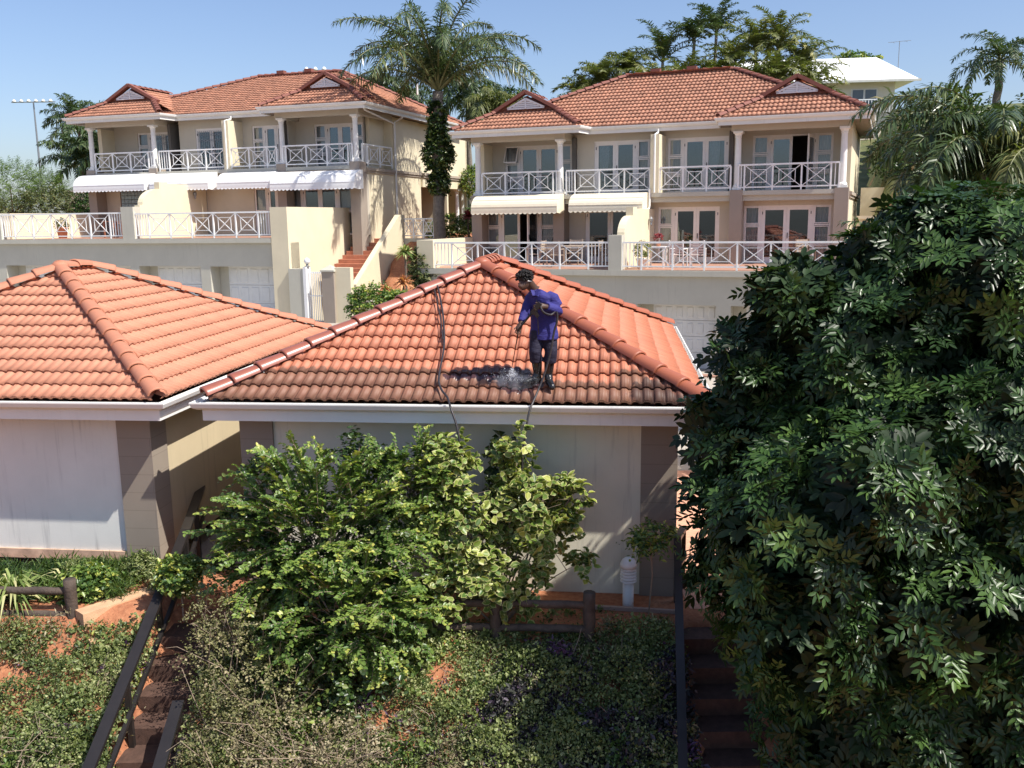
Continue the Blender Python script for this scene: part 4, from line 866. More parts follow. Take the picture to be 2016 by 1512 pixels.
def foliage(name, lobes, n, mat, parent, seed=1, twig=.35, k=9, L=.07, W_=.045, droop=.25, shell=(.55, 1.0), thr=-.35, s=2.2, up=.25, var=.25, spread=.9, bias=(0, 0, 0), bottom=-1.0, fold=.25, zlev=None, r6=False):
    P, O, r = tips(lobes, n, seed, shell, thr, s, bottom); n = len(P)
    T = nrmz(O + np.array([0, 0, up]) + np.array(bias) + r.normal(size=(n, 3)) * .35); ln = twig * (.6 + .8 * r.random(n))
    t = (np.arange(k) + .5) / k; X = P[:, None] + T[:, None] * (ln[:, None] * (t - .4))[:, :, None]; X[..., 2] -= droop * ln[:, None] * t ** 2
    side = nrmz(np.cross(T, np.array([0, 0, 1.0]) + r.normal(size=(n, 3)) * .3)); sg = np.where(np.arange(k) % 2 == 0, 1, -1)[None, :, None]
    D = T[:, None] * .45 + side[:, None] * sg * spread + r.normal(size=(n, k, 3)) * .35; D[..., 2] -= .12
    Nn = O[:, None] * .5 + np.array([0, 0, .8]) + r.normal(size=(n, k, 3)) * .45
    m = n * k; Ls = L * (.65 + .7 * r.random(m)); Ws = W_ * (.7 + .6 * r.random(m)); X = X.reshape(m, 3); X += r.normal(size=X.shape) * .012
    cl = np.repeat(r.random(n), k); q = np.clip(.5 + (cl - .5) * .7 + r.normal(size=m) * var, 0, 1)
    if zlev: q = np.clip(q + (X[:, 2] - zlev[0]) * zlev[1], 0, 1)
    V, F = leaves(X, D.reshape(m, 3), Nn.reshape(m, 3), Ls, Ws, fold, .15, r6)
    return np_mesh(name, V, F, mat, parent, np.repeat(q, 4 if r6 else 2)), (X, D.reshape(m, 3), Nn.reshape(m, 3), Ls, Ws, q)
def pinnate(name, lobes, n, mat, parent, seed=1, rach=.30, nl=4, L=.12, W_=.042, whorl=5, **kw):
    """rosettes of compound leaves at twig ends, leaflets in pairs spreading from each rachis"""
    P, O, r = tips(lobes, n, seed, kw.get('shell', (.6, 1.0)), kw.get('thr', -.3), kw.get('s', 1.6)); n = len(P)
    Ax = nrmz(O + np.array([0, 0, .45]) + r.normal(size=(n, 3)) * .3); e1 = nrmz(np.cross(Ax, r.normal(size=(n, 3)))); e2 = np.cross(Ax, e1)
    an = (np.arange(whorl) / whorl * 2 * np.pi)[None] + r.random((n, 1)) * 6.28 + r.normal(size=(n, whorl)) * .25
    R = Ax[:, None] * (.25 + .35 * r.random((n, whorl, 1))) + (e1[:, None] * np.cos(an)[..., None] + e2[:, None] * np.sin(an)[..., None]); R = nrmz(R)
    R = R.reshape(-1, 3); B = np.repeat(P, whorl, 0); Oo = np.repeat(Ax, whorl, 0); m = len(B); rl_ = rach * (.6 + .6 * r.random(m))
    j = np.arange(nl * 2 + 1); tt = np.concatenate([np.repeat((np.arange(nl) + .8) / (nl + .1), 2), [1.0]]); sg = np.concatenate([np.tile([1, -1], nl), [0]])
    X = B[:, None] + R[:, None] * (rl_[:, None] * tt)[..., None]; X[..., 2] -= (rl_[:, None] * tt ** 2 * .22)
    up = nrmz(Oo + r.normal(size=Oo.shape) * .12); sd_ = nrmz(np.cross(R, up)); Dn = np.cross(sd_, R)
    D = R[:, None] * .75 + sd_[:, None] * sg[None, :, None] * .95 + np.array([0, 0, -.10]) + r.normal(size=(m, len(j), 3)) * .10
    D[:, -1] = R + np.array([0, 0, -.15])
    Nn = np.broadcast_to(Dn[:, None], D.shape) + r.normal(size=D.shape) * .16
    szs = np.repeat(.75 + .5 * r.random(n), whorl * len(j)); k = m * len(j); Ls = L * szs * (.8 + .35 * r.random(k)); Ws = W_ * szs * (.85 + .3 * r.random(k)); q = np.clip(np.repeat(r.random(n) ** 1.3, whorl * len(j)) * .75 + .08 + r.normal(size=k) * .10, 0, 1)
    V, F = leaves(X.reshape(-1, 3), D.reshape(-1, 3), Nn.reshape(-1, 3), Ls, Ws, .10, .14, True); return np_mesh(name, V, F, mat, parent, np.repeat(q, 4))
def limbs(parent, base, targets, r0, mat, seed=0, name='branch', trunk_to=None, tr=None, k=8):
    rr = random.Random(seed); base = Vector(base); top = Vector(trunk_to) if trunk_to else base
    if trunk_to:
        pts = [base + (top - base) * i / 6 + Vector((rr.uniform(-.04, .04), rr.uniform(-.04, .04), 0)) * (1 if 0 < i < 6 else 0) for i in range(7)]
        MB().tube(pts, [(tr or r0 * 1.6) * (1 - .4 * i / 6) for i in range(7)], 12).build('trunk', mat, parent, True)
    for q in targets:
        q = Vector(q); m = MB(); mid = (top + q) / 2 + Vector((rr.uniform(-.1, .1), rr.uniform(-.1, .1), .15 * (q - top).length)); n = 8
        pts = [top * (1 - t) ** 2 + mid * 2 * t * (1 - t) + q * t * t for t in [i / n for i in range(n + 1)]]; m.tube(pts, [r0 * (1 - .8 * i / n) for i in range(n + 1)], k)
        for _ in range(3):
            i = rr.randint(3, n - 1); a = pts[i]; b = a + Vector((rr.uniform(-1, 1), rr.uniform(-1, 1), rr.uniform(.1, 1))) * (q - top).length * .22; m.tube([a, (a + b) / 2 + Vector((0, 0, .03)), b], [r0 * .35, r0 * .22, r0 * .08], 5)
        m.build(name, mat, parent, True)

GREEN_D = [(0, (.008, .022, .007)), (.5, (.022, .058, .016)), (1, (.09, .15, .035))]
GREEN_M = [(0, (.02, .05, .012)), (.5, (.055, .115, .022)), (1, (.15, .21, .035))]
GREEN_Y = [(0, (.05, .10, .02)), (.5, (.14, .22, .035)), (1, (.38, .42, .07))]
OLIVE = [(0, (.03, .05, .015)), (.5, (.09, .12, .035)), (1, (.22, .22, .09))]
ml_dark = M_leaf('glossy_dark_leaf', [(0, (.014, .032, .009)), (.45, (.034, .074, .020)), (.85, (.08, .145, .034)), (1, (.13, .21, .05))], .38, .14, .28, .06); ml_inner = M_leaf('shade_dark_inner_leaf', [(0, (.008, .018, .006)), (1, (.03, .06, .018))], .55, .08, .3); ml_mid = M_leaf('fresh_green_leaf', [(0, (.045, .095, .025)), (.4, (.12, .20, .045)), (.75, (.24, .32, .07)), (1, (.55, .52, .12))], .38, .28)  # inner crown leaves coloured near black to stand for shade inside the tree
ml_var = M_leaf('variegated_leaf_centre', [(0, (.08, .15, .03)), (.5, (.19, .28, .05)), (1, (.40, .43, .09))], .4, .25); ml_margin = M_leaf('cream_leaf_margin', [(0, (.34, .36, .13)), (1, (.68, .64, .30))], .5, .3)
ml_palm = M_leaf('palm_leaflet', [(0, (.028, .05, .02)), (.5, (.075, .115, .04)), (.85, (.16, .19, .07)), (1, (.36, .30, .14))], .38, .2, .5, .2); ml_palmy = M_leaf('yellow_green_palm_leaflet', [(0, (.06, .08, .025)), (.5, (.17, .19, .06)), (1, (.45, .40, .15))], .45, .25)
ml_olive = M_leaf('olive_leaf', OLIVE, .55, .2); ml_feather = M_leaf('feathery_light_leaf', [(0, (.05, .10, .015)), (1, (.19, .28, .05))], .6, .3)
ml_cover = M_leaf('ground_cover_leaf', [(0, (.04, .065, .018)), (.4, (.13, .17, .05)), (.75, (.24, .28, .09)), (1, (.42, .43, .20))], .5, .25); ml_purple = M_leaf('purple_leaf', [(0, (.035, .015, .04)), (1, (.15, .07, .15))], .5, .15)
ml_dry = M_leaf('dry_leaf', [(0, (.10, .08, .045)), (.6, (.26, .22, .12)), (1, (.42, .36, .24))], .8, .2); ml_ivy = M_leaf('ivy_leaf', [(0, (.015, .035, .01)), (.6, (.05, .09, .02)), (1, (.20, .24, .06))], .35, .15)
ml_deep = M_leaf('shade_dark_purple_green_leaf', [(0, (.012, .010, .016)), (.45, (.030, .035, .022)), (.8, (.06, .035, .07)), (1, (.12, .10, .12))], .5, .1); ml_brush = M_leaf('brownish_small_leaf', [(0, (.07, .07, .025)), (.4, (.17, .17, .06)), (.75, (.24, .23, .10)), (1, (.36, .30, .17))], .6, .2); ml_orange = M_leaf('orange_leaf', [(0, (.35, .10, .04)), (1, (.75, .40, .20))], .5, .25); ml_red = M_leaf('red_leaf', [(0, (.16, .02, .03)), (1, (.45, .07, .09))], .5, .25); ml_strap = M_leaf('striped_strap_leaf', [(0, (.10, .17, .04)), (.6, (.30, .36, .12)), (1, (.62, .58, .30))], .45, .25)

def palm(name, label, base, top, rt_, n, L, lf, lw, seed, mat=None, e0=(-25, 75), bend=1.0, plume=.5, nlf=46, group=None, trunk=True, aim=None, cat='palm tree', droop=.35, shaft=None):
    """feather palm > trunk, crown (leaflets), frond stalks"""
    mat = mat or ml_palm; r = np.random.default_rng(seed); O = thing(name, label, cat, base, 0, group); b = Vector(base); c = np.array(top, float) - np.array(base, float)
    if trunk:
        k = 14; pts = [Vector(c) * i / k + Vector((.03 * math.sin(i * 1.3 + seed), .03 * math.cos(i), 0)) for i in range(k + 1)]; pts[-1] = Vector(c)
        MB().tube(pts, [rt_ * (1.25 if i == 0 else 1.0 - .15 * i / k + .03 * (i % 2)) for i in range(k + 1)], 12).build('trunk', m_palmbark, O, True)
    if shaft: MB().tube([Vector(c) - Vector((0, 0, .1)), Vector(c) + Vector((0, 0, shaft))], [rt_ * .9, rt_ * .5], 10).build('crownshaft', ml_feather if False else M_plain('green_shaft_%d' % seed, (.12, .2, .06), .5), O, True)
    az0 = r.random() * 6.28; Ps, Ds, Ns, Ls, Ws, Qs, DR = [], [], [], [], [], [], []; st = MB()
    for i in range(n):
        f = (i + .5) / n; az = az0 + i * 2.39996 + r.normal() * .12; e = rad(e0[0] + (e0[1] - e0[0]) * f ** .9 + r.normal() * 5); l = L * (.85 + .3 * r.random()) * (.8 if f > .85 else 1)
        if aim is not None and i < len(aim): az, e, l = rad(aim[i][0]), rad(aim[i][1]), aim[i][2]
        m = 14; p = c + np.array([0, 0, (shaft or 0) * (.6 + .4 * f)]); pts = [p]; E = e; bd = bend * (1.0 + .35 * r.random())
        for j in range(m):
            t = (j + 1) / m; E = e - bd * 1.7 * t ** 1.5; p = p + np.array([math.cos(az) * math.cos(E), math.sin(az) * math.cos(E), math.sin(E)]) * l / m; pts.append(p)
        pts = np.array(pts); st.tube([Vector(q) for q in pts], [(.035 * (1 - .85 * j / m) + .004) * (L / 3.5) for j in range(m + 1)], 5, False)
        t = .14 + .86 * (np.arange(nlf) + r.random(nlf) * .6) / nlf; t = np.clip(t, 0, .999); x = t * m; j = x.astype(int); fr = (x - j)[:, None]
        X = pts[j] * (1 - fr) + pts[j + 1] * fr; T = nrmz(pts[j + 1] - pts[j]); S_ = nrmz(np.cross(T, np.array([0, 0, 1.0]) + 1e-3)); U = np.cross(S_, T)
        prof = np.sin(np.pi * np.clip(t * .93 + .04, 0, 1)) ** .45 * (1 - .35 * t)
        for s_ in (1, -1):
            ro = r.normal(size=nlf) * plume; D = T * (.45 + .35 * t[:, None]) + (S_ * s_) * np.cos(ro)[:, None] + U * (np.sin(ro)[:, None] + .15) + r.normal(size=(nlf, 3)) * .08
            Ps.append(X); Ds.append(D); Ns.append(U + r.normal(size=U.shape) * .25); Ls.append(lf * prof * (.8 + .4 * r.random(nlf))); Ws.append(np.full(nlf, lw))
            Qs.append(np.clip(.25 + .3 * r.random() + r.normal(size=nlf) * .13 + (.35 if f < .12 and r.random() < .6 else 0), 0, 1)); DR.append(droop * (.6 + .8 * r.random(nlf)))
    V, F = straps(np.concatenate(Ps), np.concatenate(Ds), np.concatenate(Ns), np.concatenate(Ls), np.concatenate(Ws), np.concatenate(DR))
    np_mesh('crown', V, F, mat, O, np.repeat(np.concatenate(Qs), 3)); st.build('frond_stalks', m_stalk, O, True); return O
m_stalk = M_plain('palm_stalk', (.16, .17, .07), .5)

# ---------------------------------------------------------------- trees
def gz(x, y): return float(height(x, y))
# big glossy tree on the right
T = thing('broadleaf_tree', 'huge dark glossy-leaved tree filling the right side of the view', 'tree', (4.4, 9.7, -.9))
def loc_l(ls, b): return [(x - b[0], y - b[1], z - b[2], a, c, d) for x, y, z, a, c, d in ls]
big = [(4.75, 9.9, 2.5, 2.1, 1.6, 2.0), (3.75, 9.6, 3.65, .90, 1.0, .9), (4.75, 9.6, 4.55, 1.0, 1.1, .75), (5.9, 9.7, 4.5, 1.3, 1.2, .85), (3.1, 9.5, 2.5, .85, .9, .85), (3.0, 9.3, 1.25, .75, .9, .85), (3.9, 9.1, .1, 1.15, .95, 1.2), (4.9, 8.9, .2, 1.4, 1.0, 1.5), (6.3, 9.5, 2.6, 1.4, 1.5, 2.2),
       (2.5, 9.9, 2.95, .5, .45, .32), (2.85, 9.6, 3.35, .42, .4, .32), (3.3, 9.6, 4.2, .40, .42, .36), (2.95, 9.6, 4.0, .36, .4, .34), (2.62, 9.6, 3.55, .38, .36, .3), (2.92, 9.5, 4.38, .34, .35, .3), (2.5, 9.5, 3.85, .28, .3, .22), (2.3, 9.6, 2.2, .36, .4, .28), (3.85, 9.6, 4.65, .45, .4, .36), (4.3, 9.7, 4.95, .5, .4, .34), (3.7, 8.5, 2.9, .8, .6, .6), (4.9, 8.3, 3.2, .9, .6, .6), (4.0, 8.3, 1.5, .9, .6, .7), (5.2, 8.2, 1.4, .8, .6, .7),
       (2.8, 8.5, 2.2, .7, .7, .7), (2.85, 8.4, 1.3, .6, .6, .6), (3.3, 8.2, 2.8, .65, .6, .5), (2.35, 9.5, 1.5, .32, .35, .3)]
bb = (4.4, 9.7, -.9)
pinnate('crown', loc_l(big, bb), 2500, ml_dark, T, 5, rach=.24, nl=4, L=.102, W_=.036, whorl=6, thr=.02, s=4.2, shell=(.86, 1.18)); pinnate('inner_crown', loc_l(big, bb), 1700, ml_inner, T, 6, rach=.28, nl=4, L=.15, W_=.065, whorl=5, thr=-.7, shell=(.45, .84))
limbs(T, (0, 0, -.9), [Vector(q[:3]) - Vector(bb) for q in big[:10]], .10, m_bark, 4, trunk_to=(.1, .1, 1.6), tr=.22)
# twigs sticking out on the left of the big tree
# arching fresh green shrub
sb = (-2.3, 11.0, -.1); SH = thing('arching_shrub', 'large arching shrub with small fresh green leaves in front of the middle garage', 'shrub', sb)
sh = [(-2.05, 11.35, 2.15, .36, .3, .5), (-2.95, 11.35, 1.95, .36, .3, .38), (-1.45, 11.45, 2.05, .28, .25, .4), (-2.45, 11.2, 1.45, .75, .5, .5), (-3.2, 11.1, 1.6, .38, .3, .28), (-3.3, 11.2, 2.15, .22, .2, .2), (-1.95, 11.45, 2.4, .2, .2, .3), (-.95, 11.4, 1.9, .35, .3, .5), (-.9, 11.0, .9, .4, .3, .5), (-1.6, 11.1, 1.45, .6, .45, .6), (-3.1, 10.8, 1.15, .5, .35, .3), (-2.5, 10.6, .85, .8, .5, .5), (-1.7, 10.6, .75, .6, .5, .5), (-2.75, 10.3, .55, .42, .35, .3), (-2.2, 10.2, .25, .55, .45, .45), (-1.6, 10.1, .15, .42, .4, .5), (-3.65, 10.8, 1.05, .35, .25, .2), (-2.0, 9.85, -.15, .28, .3, .4), (-2.6, 10.0, .1, .4, .3, .25)]
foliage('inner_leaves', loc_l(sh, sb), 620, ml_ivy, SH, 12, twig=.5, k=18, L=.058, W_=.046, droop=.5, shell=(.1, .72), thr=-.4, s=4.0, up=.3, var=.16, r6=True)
def sprays(name, c, rad3, n, mat, parent, mt, seed, gap=.030, L=.056, W_=.043, ln=(.8, 1.35), clip=None, core=.35):
    """long arching shoots radiating from the heart of the shrub, leaves in pairs, short side shoots"""
    r = np.random.default_rng(seed); c = np.array(c); R3 = np.array(rad3); Pp, Dd, Nn, Q = [], [], [], []; tw = MB()
    def shoot(p0, p3, lift, q0, sub_):
        k = max(8, int(np.linalg.norm(p3 - p0) / gap)); t = np.linspace(0, 1, k)[:, None]; m1 = p0 * .45 + p3 * .55 + np.array([0, 0, lift])
        P = p0 * (1 - t) ** 2 + m1 * 2 * t * (1 - t) + p3 * t * t; T = nrmz(2 * (m1 - p0) * (1 - t) + 2 * (p3 - m1) * t)
        tw.tube([Vector(P[i]) for i in range(0, k, max(1, k // 6))] + [Vector(P[-1])], [.006 * (1 - .1 * i) for i in range(len(range(0, k, max(1, k // 6))) + 1)], 4, False)
        s0 = nrmz(np.cross(T, np.array([0, 0, 1.0]) + r.normal(size=3) * .3)); U = np.cross(s0, T); a0 = 0 if sub_ else int(k * .22)
        for s_ in (1, -1):
            D = T * .55 + s0 * s_ + U * .25 + r.normal(size=(k, 3)) * .28; Pp.append(P[a0:]); Dd.append(D[a0:]); Nn.append((U + np.array([0, 0, .5]) + r.normal(size=(k, 3)) * .35)[a0:])
            Q.append(np.clip(q0 + .35 * t[:, 0] ** 3 + r.normal(size=k) * .12, 0, 1)[a0:])
        return P, T
    for i in range(n):
        d = nrmz(r.normal(size=3)); 
        if d[1] > .35: d[1] *= -.6
        if d[2] < -.75: d[2] *= .5
        d = nrmz(d); tip = c + d * R3 * (.78 + .28 * r.random()); p0 = c + d * R3 * core * r.random() + r.normal(size=3) * .07 - np.array([0, 0, .1])
        if clip is not None: tip[1] = min(tip[1], clip[0]); tip[2] = min(tip[2], clip[1] + .15 * r.random())
        q0 = .12 + .45 * r.random(); P, T = shoot(p0, tip, .16 + .12 * r.random(), q0, False)
        for _ in range(4):
            j = int(len(P) * r.uniform(.3, .9)); sd_ = nrmz(np.cross(T[j], np.array([0, 0, 1.0])) * r.choice([-1, 1]) + T[j] * .8 + r.normal(size=3) * .3); shoot(P[j], P[j] + sd_ * r.uniform(.14, .32), .03, q0, True)
    Pp, Dd, Nn, Q = map(np.concatenate, (Pp, Dd, Nn, Q)); m = len(Pp); V, F = leaves(Pp, Dd, Nn, L * (.65 + .6 * r.random(m)), W_ * (.7 + .5 * r.random(m)), .22, .15, True)
    np_mesh(name, V, F, mat, parent, np.repeat(Q, 4)); tw.build('shoots', mt, parent)
cs = (-.12, .05, 1.28)
sprays('leaves', cs, (1.6, 1.15, 1.38), 185, ml_mid, SH, m_twig, 14, clip=(.45, 2.45))
sprays('upper_leaves', (.95, .35, 1.85), (.75, .5, .75), 60, ml_mid, SH, m_twig, 16, clip=(.45, 2.62))
sprays('front_leaves', (.25, -.65, .62), (1.2, .85, .85), 75, ml_mid, SH, m_twig, 15, clip=(.3, 2.0))
limbs(SH, (0, 0, -.2), [Vector(q[:3]) - Vector(sb) for q in sh], .028, m_twig, 8, name='stem', k=6)
# variegated shrub
vb = (-.2, 11.3, 0); VS = thing('variegated_shrub', 'shrub with large cream-edged leaves against the garage wall', 'shrub', vb)
vs = [(-.85, 11.4, 2.0, .32, .28, .42), (-1.0, 11.3, 1.45, .34, .3, .42), (-.65, 11.2, 1.3, .38, .3, .4), (.06, 11.45, 2.15, .2, .2, .38), (-.05, 11.4, 1.5, .3, .3, .4), (.3, 11.3, 1.55, .3, .28, .45), (.52, 11.3, 1.75, .15, .18, .3), (.74, 11.3, 1.65, .15, .15, .28), (.6, 11.25, 1.25, .22, .2, .2), (.2, 11.2, 1.0, .3, .28, .25), (-.5, 11.1, .85, .4, .3, .3), (.8, 11.15, .82, .22, .15, .1), (-.8, 10.95, .6, .36, .3, .3), (-.25, 11.0, .55, .28, .25, .25), (.15, 10.95, .4, .14, .14, .12), (.45, 11.1, .75, .2, .15, .12)]
o, (X, D, N, Ls, Ws, q) = foliage('leaf_margins', loc_l(vs, vb), 720, ml_margin, VS, 22, twig=.22, k=8, L=.105, W_=.082, droop=.15, shell=(.35, 1.15), thr=-.15, s=5, up=.6, var=.2, fold=.22, r6=True)
V1, F1 = leaves(X + nrmz(N) * .004 + nrmz(D) * Ls[:, None] * .06, D, N, Ls * .82, Ws * .74, .22, .15, True); V2, F2 = leaves(X - nrmz(N) * .004 + nrmz(D) * Ls[:, None] * .06, D, N, Ls * .82, Ws * .74, .22, .15, True)
np_mesh('leaf_centres', np.concatenate([V1, V2]), np.concatenate([F1, F2 + len(V1)]), ml_var, VS, np.concatenate([np.repeat(q, 4)] * 2))
limbs(VS, (0, -.1, -.1), [Vector(p[:3]) - Vector(vb) for p in vs], .018, m_twig, 9, name='stem', k=6)
# dark creeper patch on the garage wall behind it
cv = thing('wall_creeper', 'dark shaded creeper column on the garage wall behind the variegated shrub', 'creeper', (-.12, 11.95, 0)); foliage('leaves', [(0, 0, 1.9, .22, .08, .55), (-.05, 0, 1.2, .25, .08, .4)], 140, ml_ivy, cv, 23, twig=.15, k=6, L=.1, W_=.09, thr=-1)
# dry bushes on the bank
for i, (lb, ls, n, mt) in enumerate((('dry brownish twiggy bush leaning over the lower-left steps', [(-3.35, 9.95, .15, .5, .5, .45), (-2.9, 9.7, -.05, .55, .5, .4), (-3.6, 10.5, .55, .4, .35, .35), (-3.2, 10.25, .4, .45, .4, .4), (-3.2, 9.3, -.45, .45, .4, .35)], 900, ml_brush), ('greyish dry bush with bare stems below the arching shrub', [(-2.55, 9.3, -.45, .6, .5, .3), (-1.9, 9.3, -.5, .5, .45, .25)], 340, ml_dry), ('small grey-green bush at the bottom edge beside the left handrail', [(-5.0, 9.1, -.75, .3, .3, .22), (-5.3, 9.5, -.55, .35, .3, .25)], 240, ml_cover))):
    c = ls[0]; o = thing('dry_bush', lb, 'bush', (c[0], c[1], gz(c[0], c[1]))); b0 = (c[0], c[1], gz(c[0], c[1]))
    foliage('leaves', loc_l(ls, b0), n, mt, o, 40 + i, twig=.2, k=9, L=.035, W_=.024, droop=.2, shell=(.3, 1.1), thr=-.8, var=.3)
    m = MB(); rr = random.Random(50 + i)
    for _ in range(60):
        q = rr.choice(ls); a = Vector((q[0] + rr.uniform(-.3, .3), q[1] + rr.uniform(-.3, .3), gz(q[0], q[1]))) - Vector(b0); e = Vector((q[0] + rr.gauss(0, .6) * q[3], q[1] + rr.gauss(0, .6) * q[4] - .1, q[2] + rr.uniform(-.2, 1.2) * q[5])) - Vector(b0)
        md = (a + e) / 2 + Vector((rr.uniform(-.12, .12), rr.uniform(-.12, .12), rr.uniform(0, .15))); m.tube([a, md, e, e + Vector((rr.uniform(-.12, .12), rr.uniform(-.12, .05), rr.uniform(-.06, .08)))], [.006, .0045, .003, .0015], 4, False)
    m.build('twigs', m_twig, o)
# ground cover
def cover(name, label, n, mat, seed, k, L, W_, hgt, thr, s, xr, yr, q0=.0, avoid=True, up=.7):
    r = np.random.default_rng(seed); X = r.uniform(*xr, n * 3); Y = r.uniform(*yr, n * 3); Pp = np.stack([X, Y, X * 0 + seed], 1); g = .6 * lump(Pp, s, seed) + .45 * lump(Pp, s * 2.9, seed + 2) + .25 * lump(Pp, s * 7.3, seed + 4)
    base = .30 * np.abs(lump(Pp, 1.9, 9) + .5 * lump(Pp, 4.3, 4)) ** .7 * sm(10.75, 10.2, Y); soil = ((X + 6.3) / .6) ** 2 + ((Y - 10.3) / .22) ** 2 < 1 + .5 * lump(Pp, 6, 3); soil |= ((X + .9) / .2) ** 2 + ((Y - 10.35) / .18) ** 2 < 1
    ok = (g > thr) & ~soil
    if avoid: ok &= ~((X > -4.55) & (X < -3.8) & (Y < 11)) & ~((X > 2.0) & (X < 3.0) & (Y < 11.2)) & ~((X > 1.3) & (X < 2.4) & (Y > 11.2))
    else: base = base * 0
    if 'purple_planting' in name: ok &= X > -.15 + .55 * lump(Pp, 2.7, 5)
    i = np.nonzero(ok)[0][:n]; X, Y, g, base = X[i], Y[i], g[i], base[i]; H = np.clip((g - thr) * hgt * 1.3, .01, hgt); Z = height(X, Y) + base
    B = np.stack([X, Y, Z + H * r.random(len(X)) ** .5], 1); P = np.repeat(B, k, 0) + r.normal(size=(len(B) * k, 3)) * np.array([.05, .05, .03]); m = len(P)
    D = nrmz(r.normal(size=(m, 3)) + np.array([0, 0, .3])); N = r.normal(size=(m, 3)) * .6 + np.array([0, -.3, up])
    lo = .32 * lump(np.stack([X, Y, X * 0], 1), 1.9, seed + 7)
    ss = np.repeat(.55 + 1.3 * r.random(len(B)) ** 3, k); V, F = leaves(P, D, N, ss * L * (.7 + .6 * r.random(m)), ss * W_ * (.7 + .6 * r.random(m))); q = np.clip(np.repeat(r.random(len(B)) * .6 + lo, k) + .2 + q0 + r.normal(size=m) * .18, 0, 1)
    return tag(np_mesh(name, V, F, mat, None, np.repeat(q, 2)), label, 'ground cover', None, 'stuff')
cover('ground_cover', 'small-leaved olive-green ground cover over the red soil bank', 34000, ml_cover, 61, 10, .038, .026, .20, -.48, 1.3, (-8.5, 6.5), (7.2, 10.95))
cover('leafy_ground_cover', 'brighter leafy clumps in the bank planting', 4500, ml_mid, 62, 9, .05, .04, .26, .22, 1.9, (-8.5, 5), (7.2, 10.9))
cover('purple_ground_cover', 'purple trailing plants scattered through the bank', 3600, ml_purple, 63, 8, .065, .028, .34, .30, 2.3, (-8.5, 4), (7.2, 10.8))
cover('shade_dark_purple_planting', 'dense purple and green planting coloured dark for the shade below the right garage corner', 9000, ml_deep, 67, 9, .06, .03, .26, -.2, 1.8, (-1.0, 2.0), (7.2, 10.5))  # purple plants, leaf colour made extra dark in place of deep tree shade
cover('dry_litter', 'dry leaves and straw between the bank plants', 9000, ml_dry, 64, 7, .05, .013, .24, -.1, 1.5, (-8, 5), (7.2, 11.0))
cover('bed_grass', 'dark grass tuft bed in front of the left garage', 2600, M_leaf('mondo_grass', GREEN_M, .5, .2), 65, 7, .11, .008, .16, -.9, 1.1, (-8.5, -5.1), (11.35, 12.6), 0, False, .1)
cover('wall_foot_plants', 'small shaded plants at the foot of the middle garage wall', 700, ml_cover, 66, 7, .04, .03, .16, .1, 1.8, (-3.2, 2.3), (10.9, 11.6), -.1)
m = MB(); rr = random.Random(88)
for _ in range(450):
    x = rr.uniform(-3.6, 1.8) if rr.random() < .7 else rr.uniform(-8, -4.7); y = rr.uniform(8.2, 10.6)
    if rr.random() < .5: x = rr.gauss(-1.0, 1.1); y = rr.gauss(9.2, .5)
    z = gz(x, y) + rr.uniform(0, .15); p = Vector((x, y, z)); d = Vector((rr.uniform(-1, 1), rr.uniform(-1, 1), rr.uniform(.1, .9))).normalized() * rr.uniform(.12, .38); m.tube([p, p + d * .5 + Vector((rr.uniform(-.04, .04), 0, .03)), p + d], [.005, .004, .002], 4, False)
tag(m.build('dry_twigs', m_twig), 'pale dry twigs sticking up through the bank planting', 'ground cover', None, 'stuff')
# left bed plants
def tuft(name, label, x, y, z, n, L, w, seed, mt, e=(30, 80), droop=.5, cat='plant'):
    r = np.random.default_rng(seed); o = thing(name, label, cat, (x, y, z)); az = r.random(n) * 6.28; el = np.radians(r.uniform(*e, n)); D = np.stack([np.cos(az) * np.cos(el), np.sin(az) * np.cos(el), np.sin(el)], 1)
    V, F = straps(r.normal(size=(n, 3)) * .03, D, np.array([0, 0, 1.0]) + r.normal(size=(n, 3)) * .2, L * (.6 + .6 * r.random(n)), np.full(n, w), droop); np_mesh('blades', V, F, mt, o, np.repeat(np.clip(r.random(n), 0, 1), 3)); return o
tuft('strap_leaf_plant', 'striped strap-leaved clump at the left edge of the garage bed', -6.55, 11.35, .45, 150, .75, .035, 71, ml_strap, (15, 80), .6)
tuft('strap_leaf_plant', 'smaller striped strap-leaved clump nearest the garage plinth', -6.1, 11.9, .40, 60, .5, .03, 72, ml_strap, (25, 80), .5)
for i, (x, y, z, r_, lb) in enumerate(((-5.68, 11.6, .42, .38, 'rounded bright green shrub right of the left fence post'), (-5.15, 12.05, .55, .2, 'small upright shrub in front of the left garage wall'), (-4.75, 11.75, .5, .2, 'small upright shrub at the foot of the left garage pilaster'), (-6.0, 12.0, .5, .18, 'wispy shrub against the left garage plinth'), (-4.3, 11.2, .75, .28, 'light green leafy shoots beside the black handrail'))):
    o = thing('garden_shrub', lb, 'shrub', (x, y, .3)); foliage('leaves', [(0, 0, z - .3, r_, r_, r_ * .8)], int(900 * r_), ml_mid if i in (0, 4) else ml_cover, o, 80 + i, twig=.12, k=8, L=.06 if i in (0, 4) else .05, W_=.05 if i in (0, 4) else .018, thr=-1, up=.6)
    MB().tube([(0, 0, -.2), (0, 0, z - .3)], .012, 6).build('stem', m_twig, o)
o = thing('garden_shrub', 'bright leafy sprig in front of the right pilaster of the middle garage', 'shrub', (1.75, 11.3, 0)); foliage('leaves', [(0.05, 0, 1.15, .28, .15, .18), (-.15, 0, 1.05, .15, .1, .1)], 90, ml_mid, o, 92, twig=.2, k=8, L=.07, W_=.035, thr=-1); MB().tube([(0, .1, -.2), (.05, .05, .6), (0, 0, 1.15)], .01, 6).build('stem', m_twig, o)
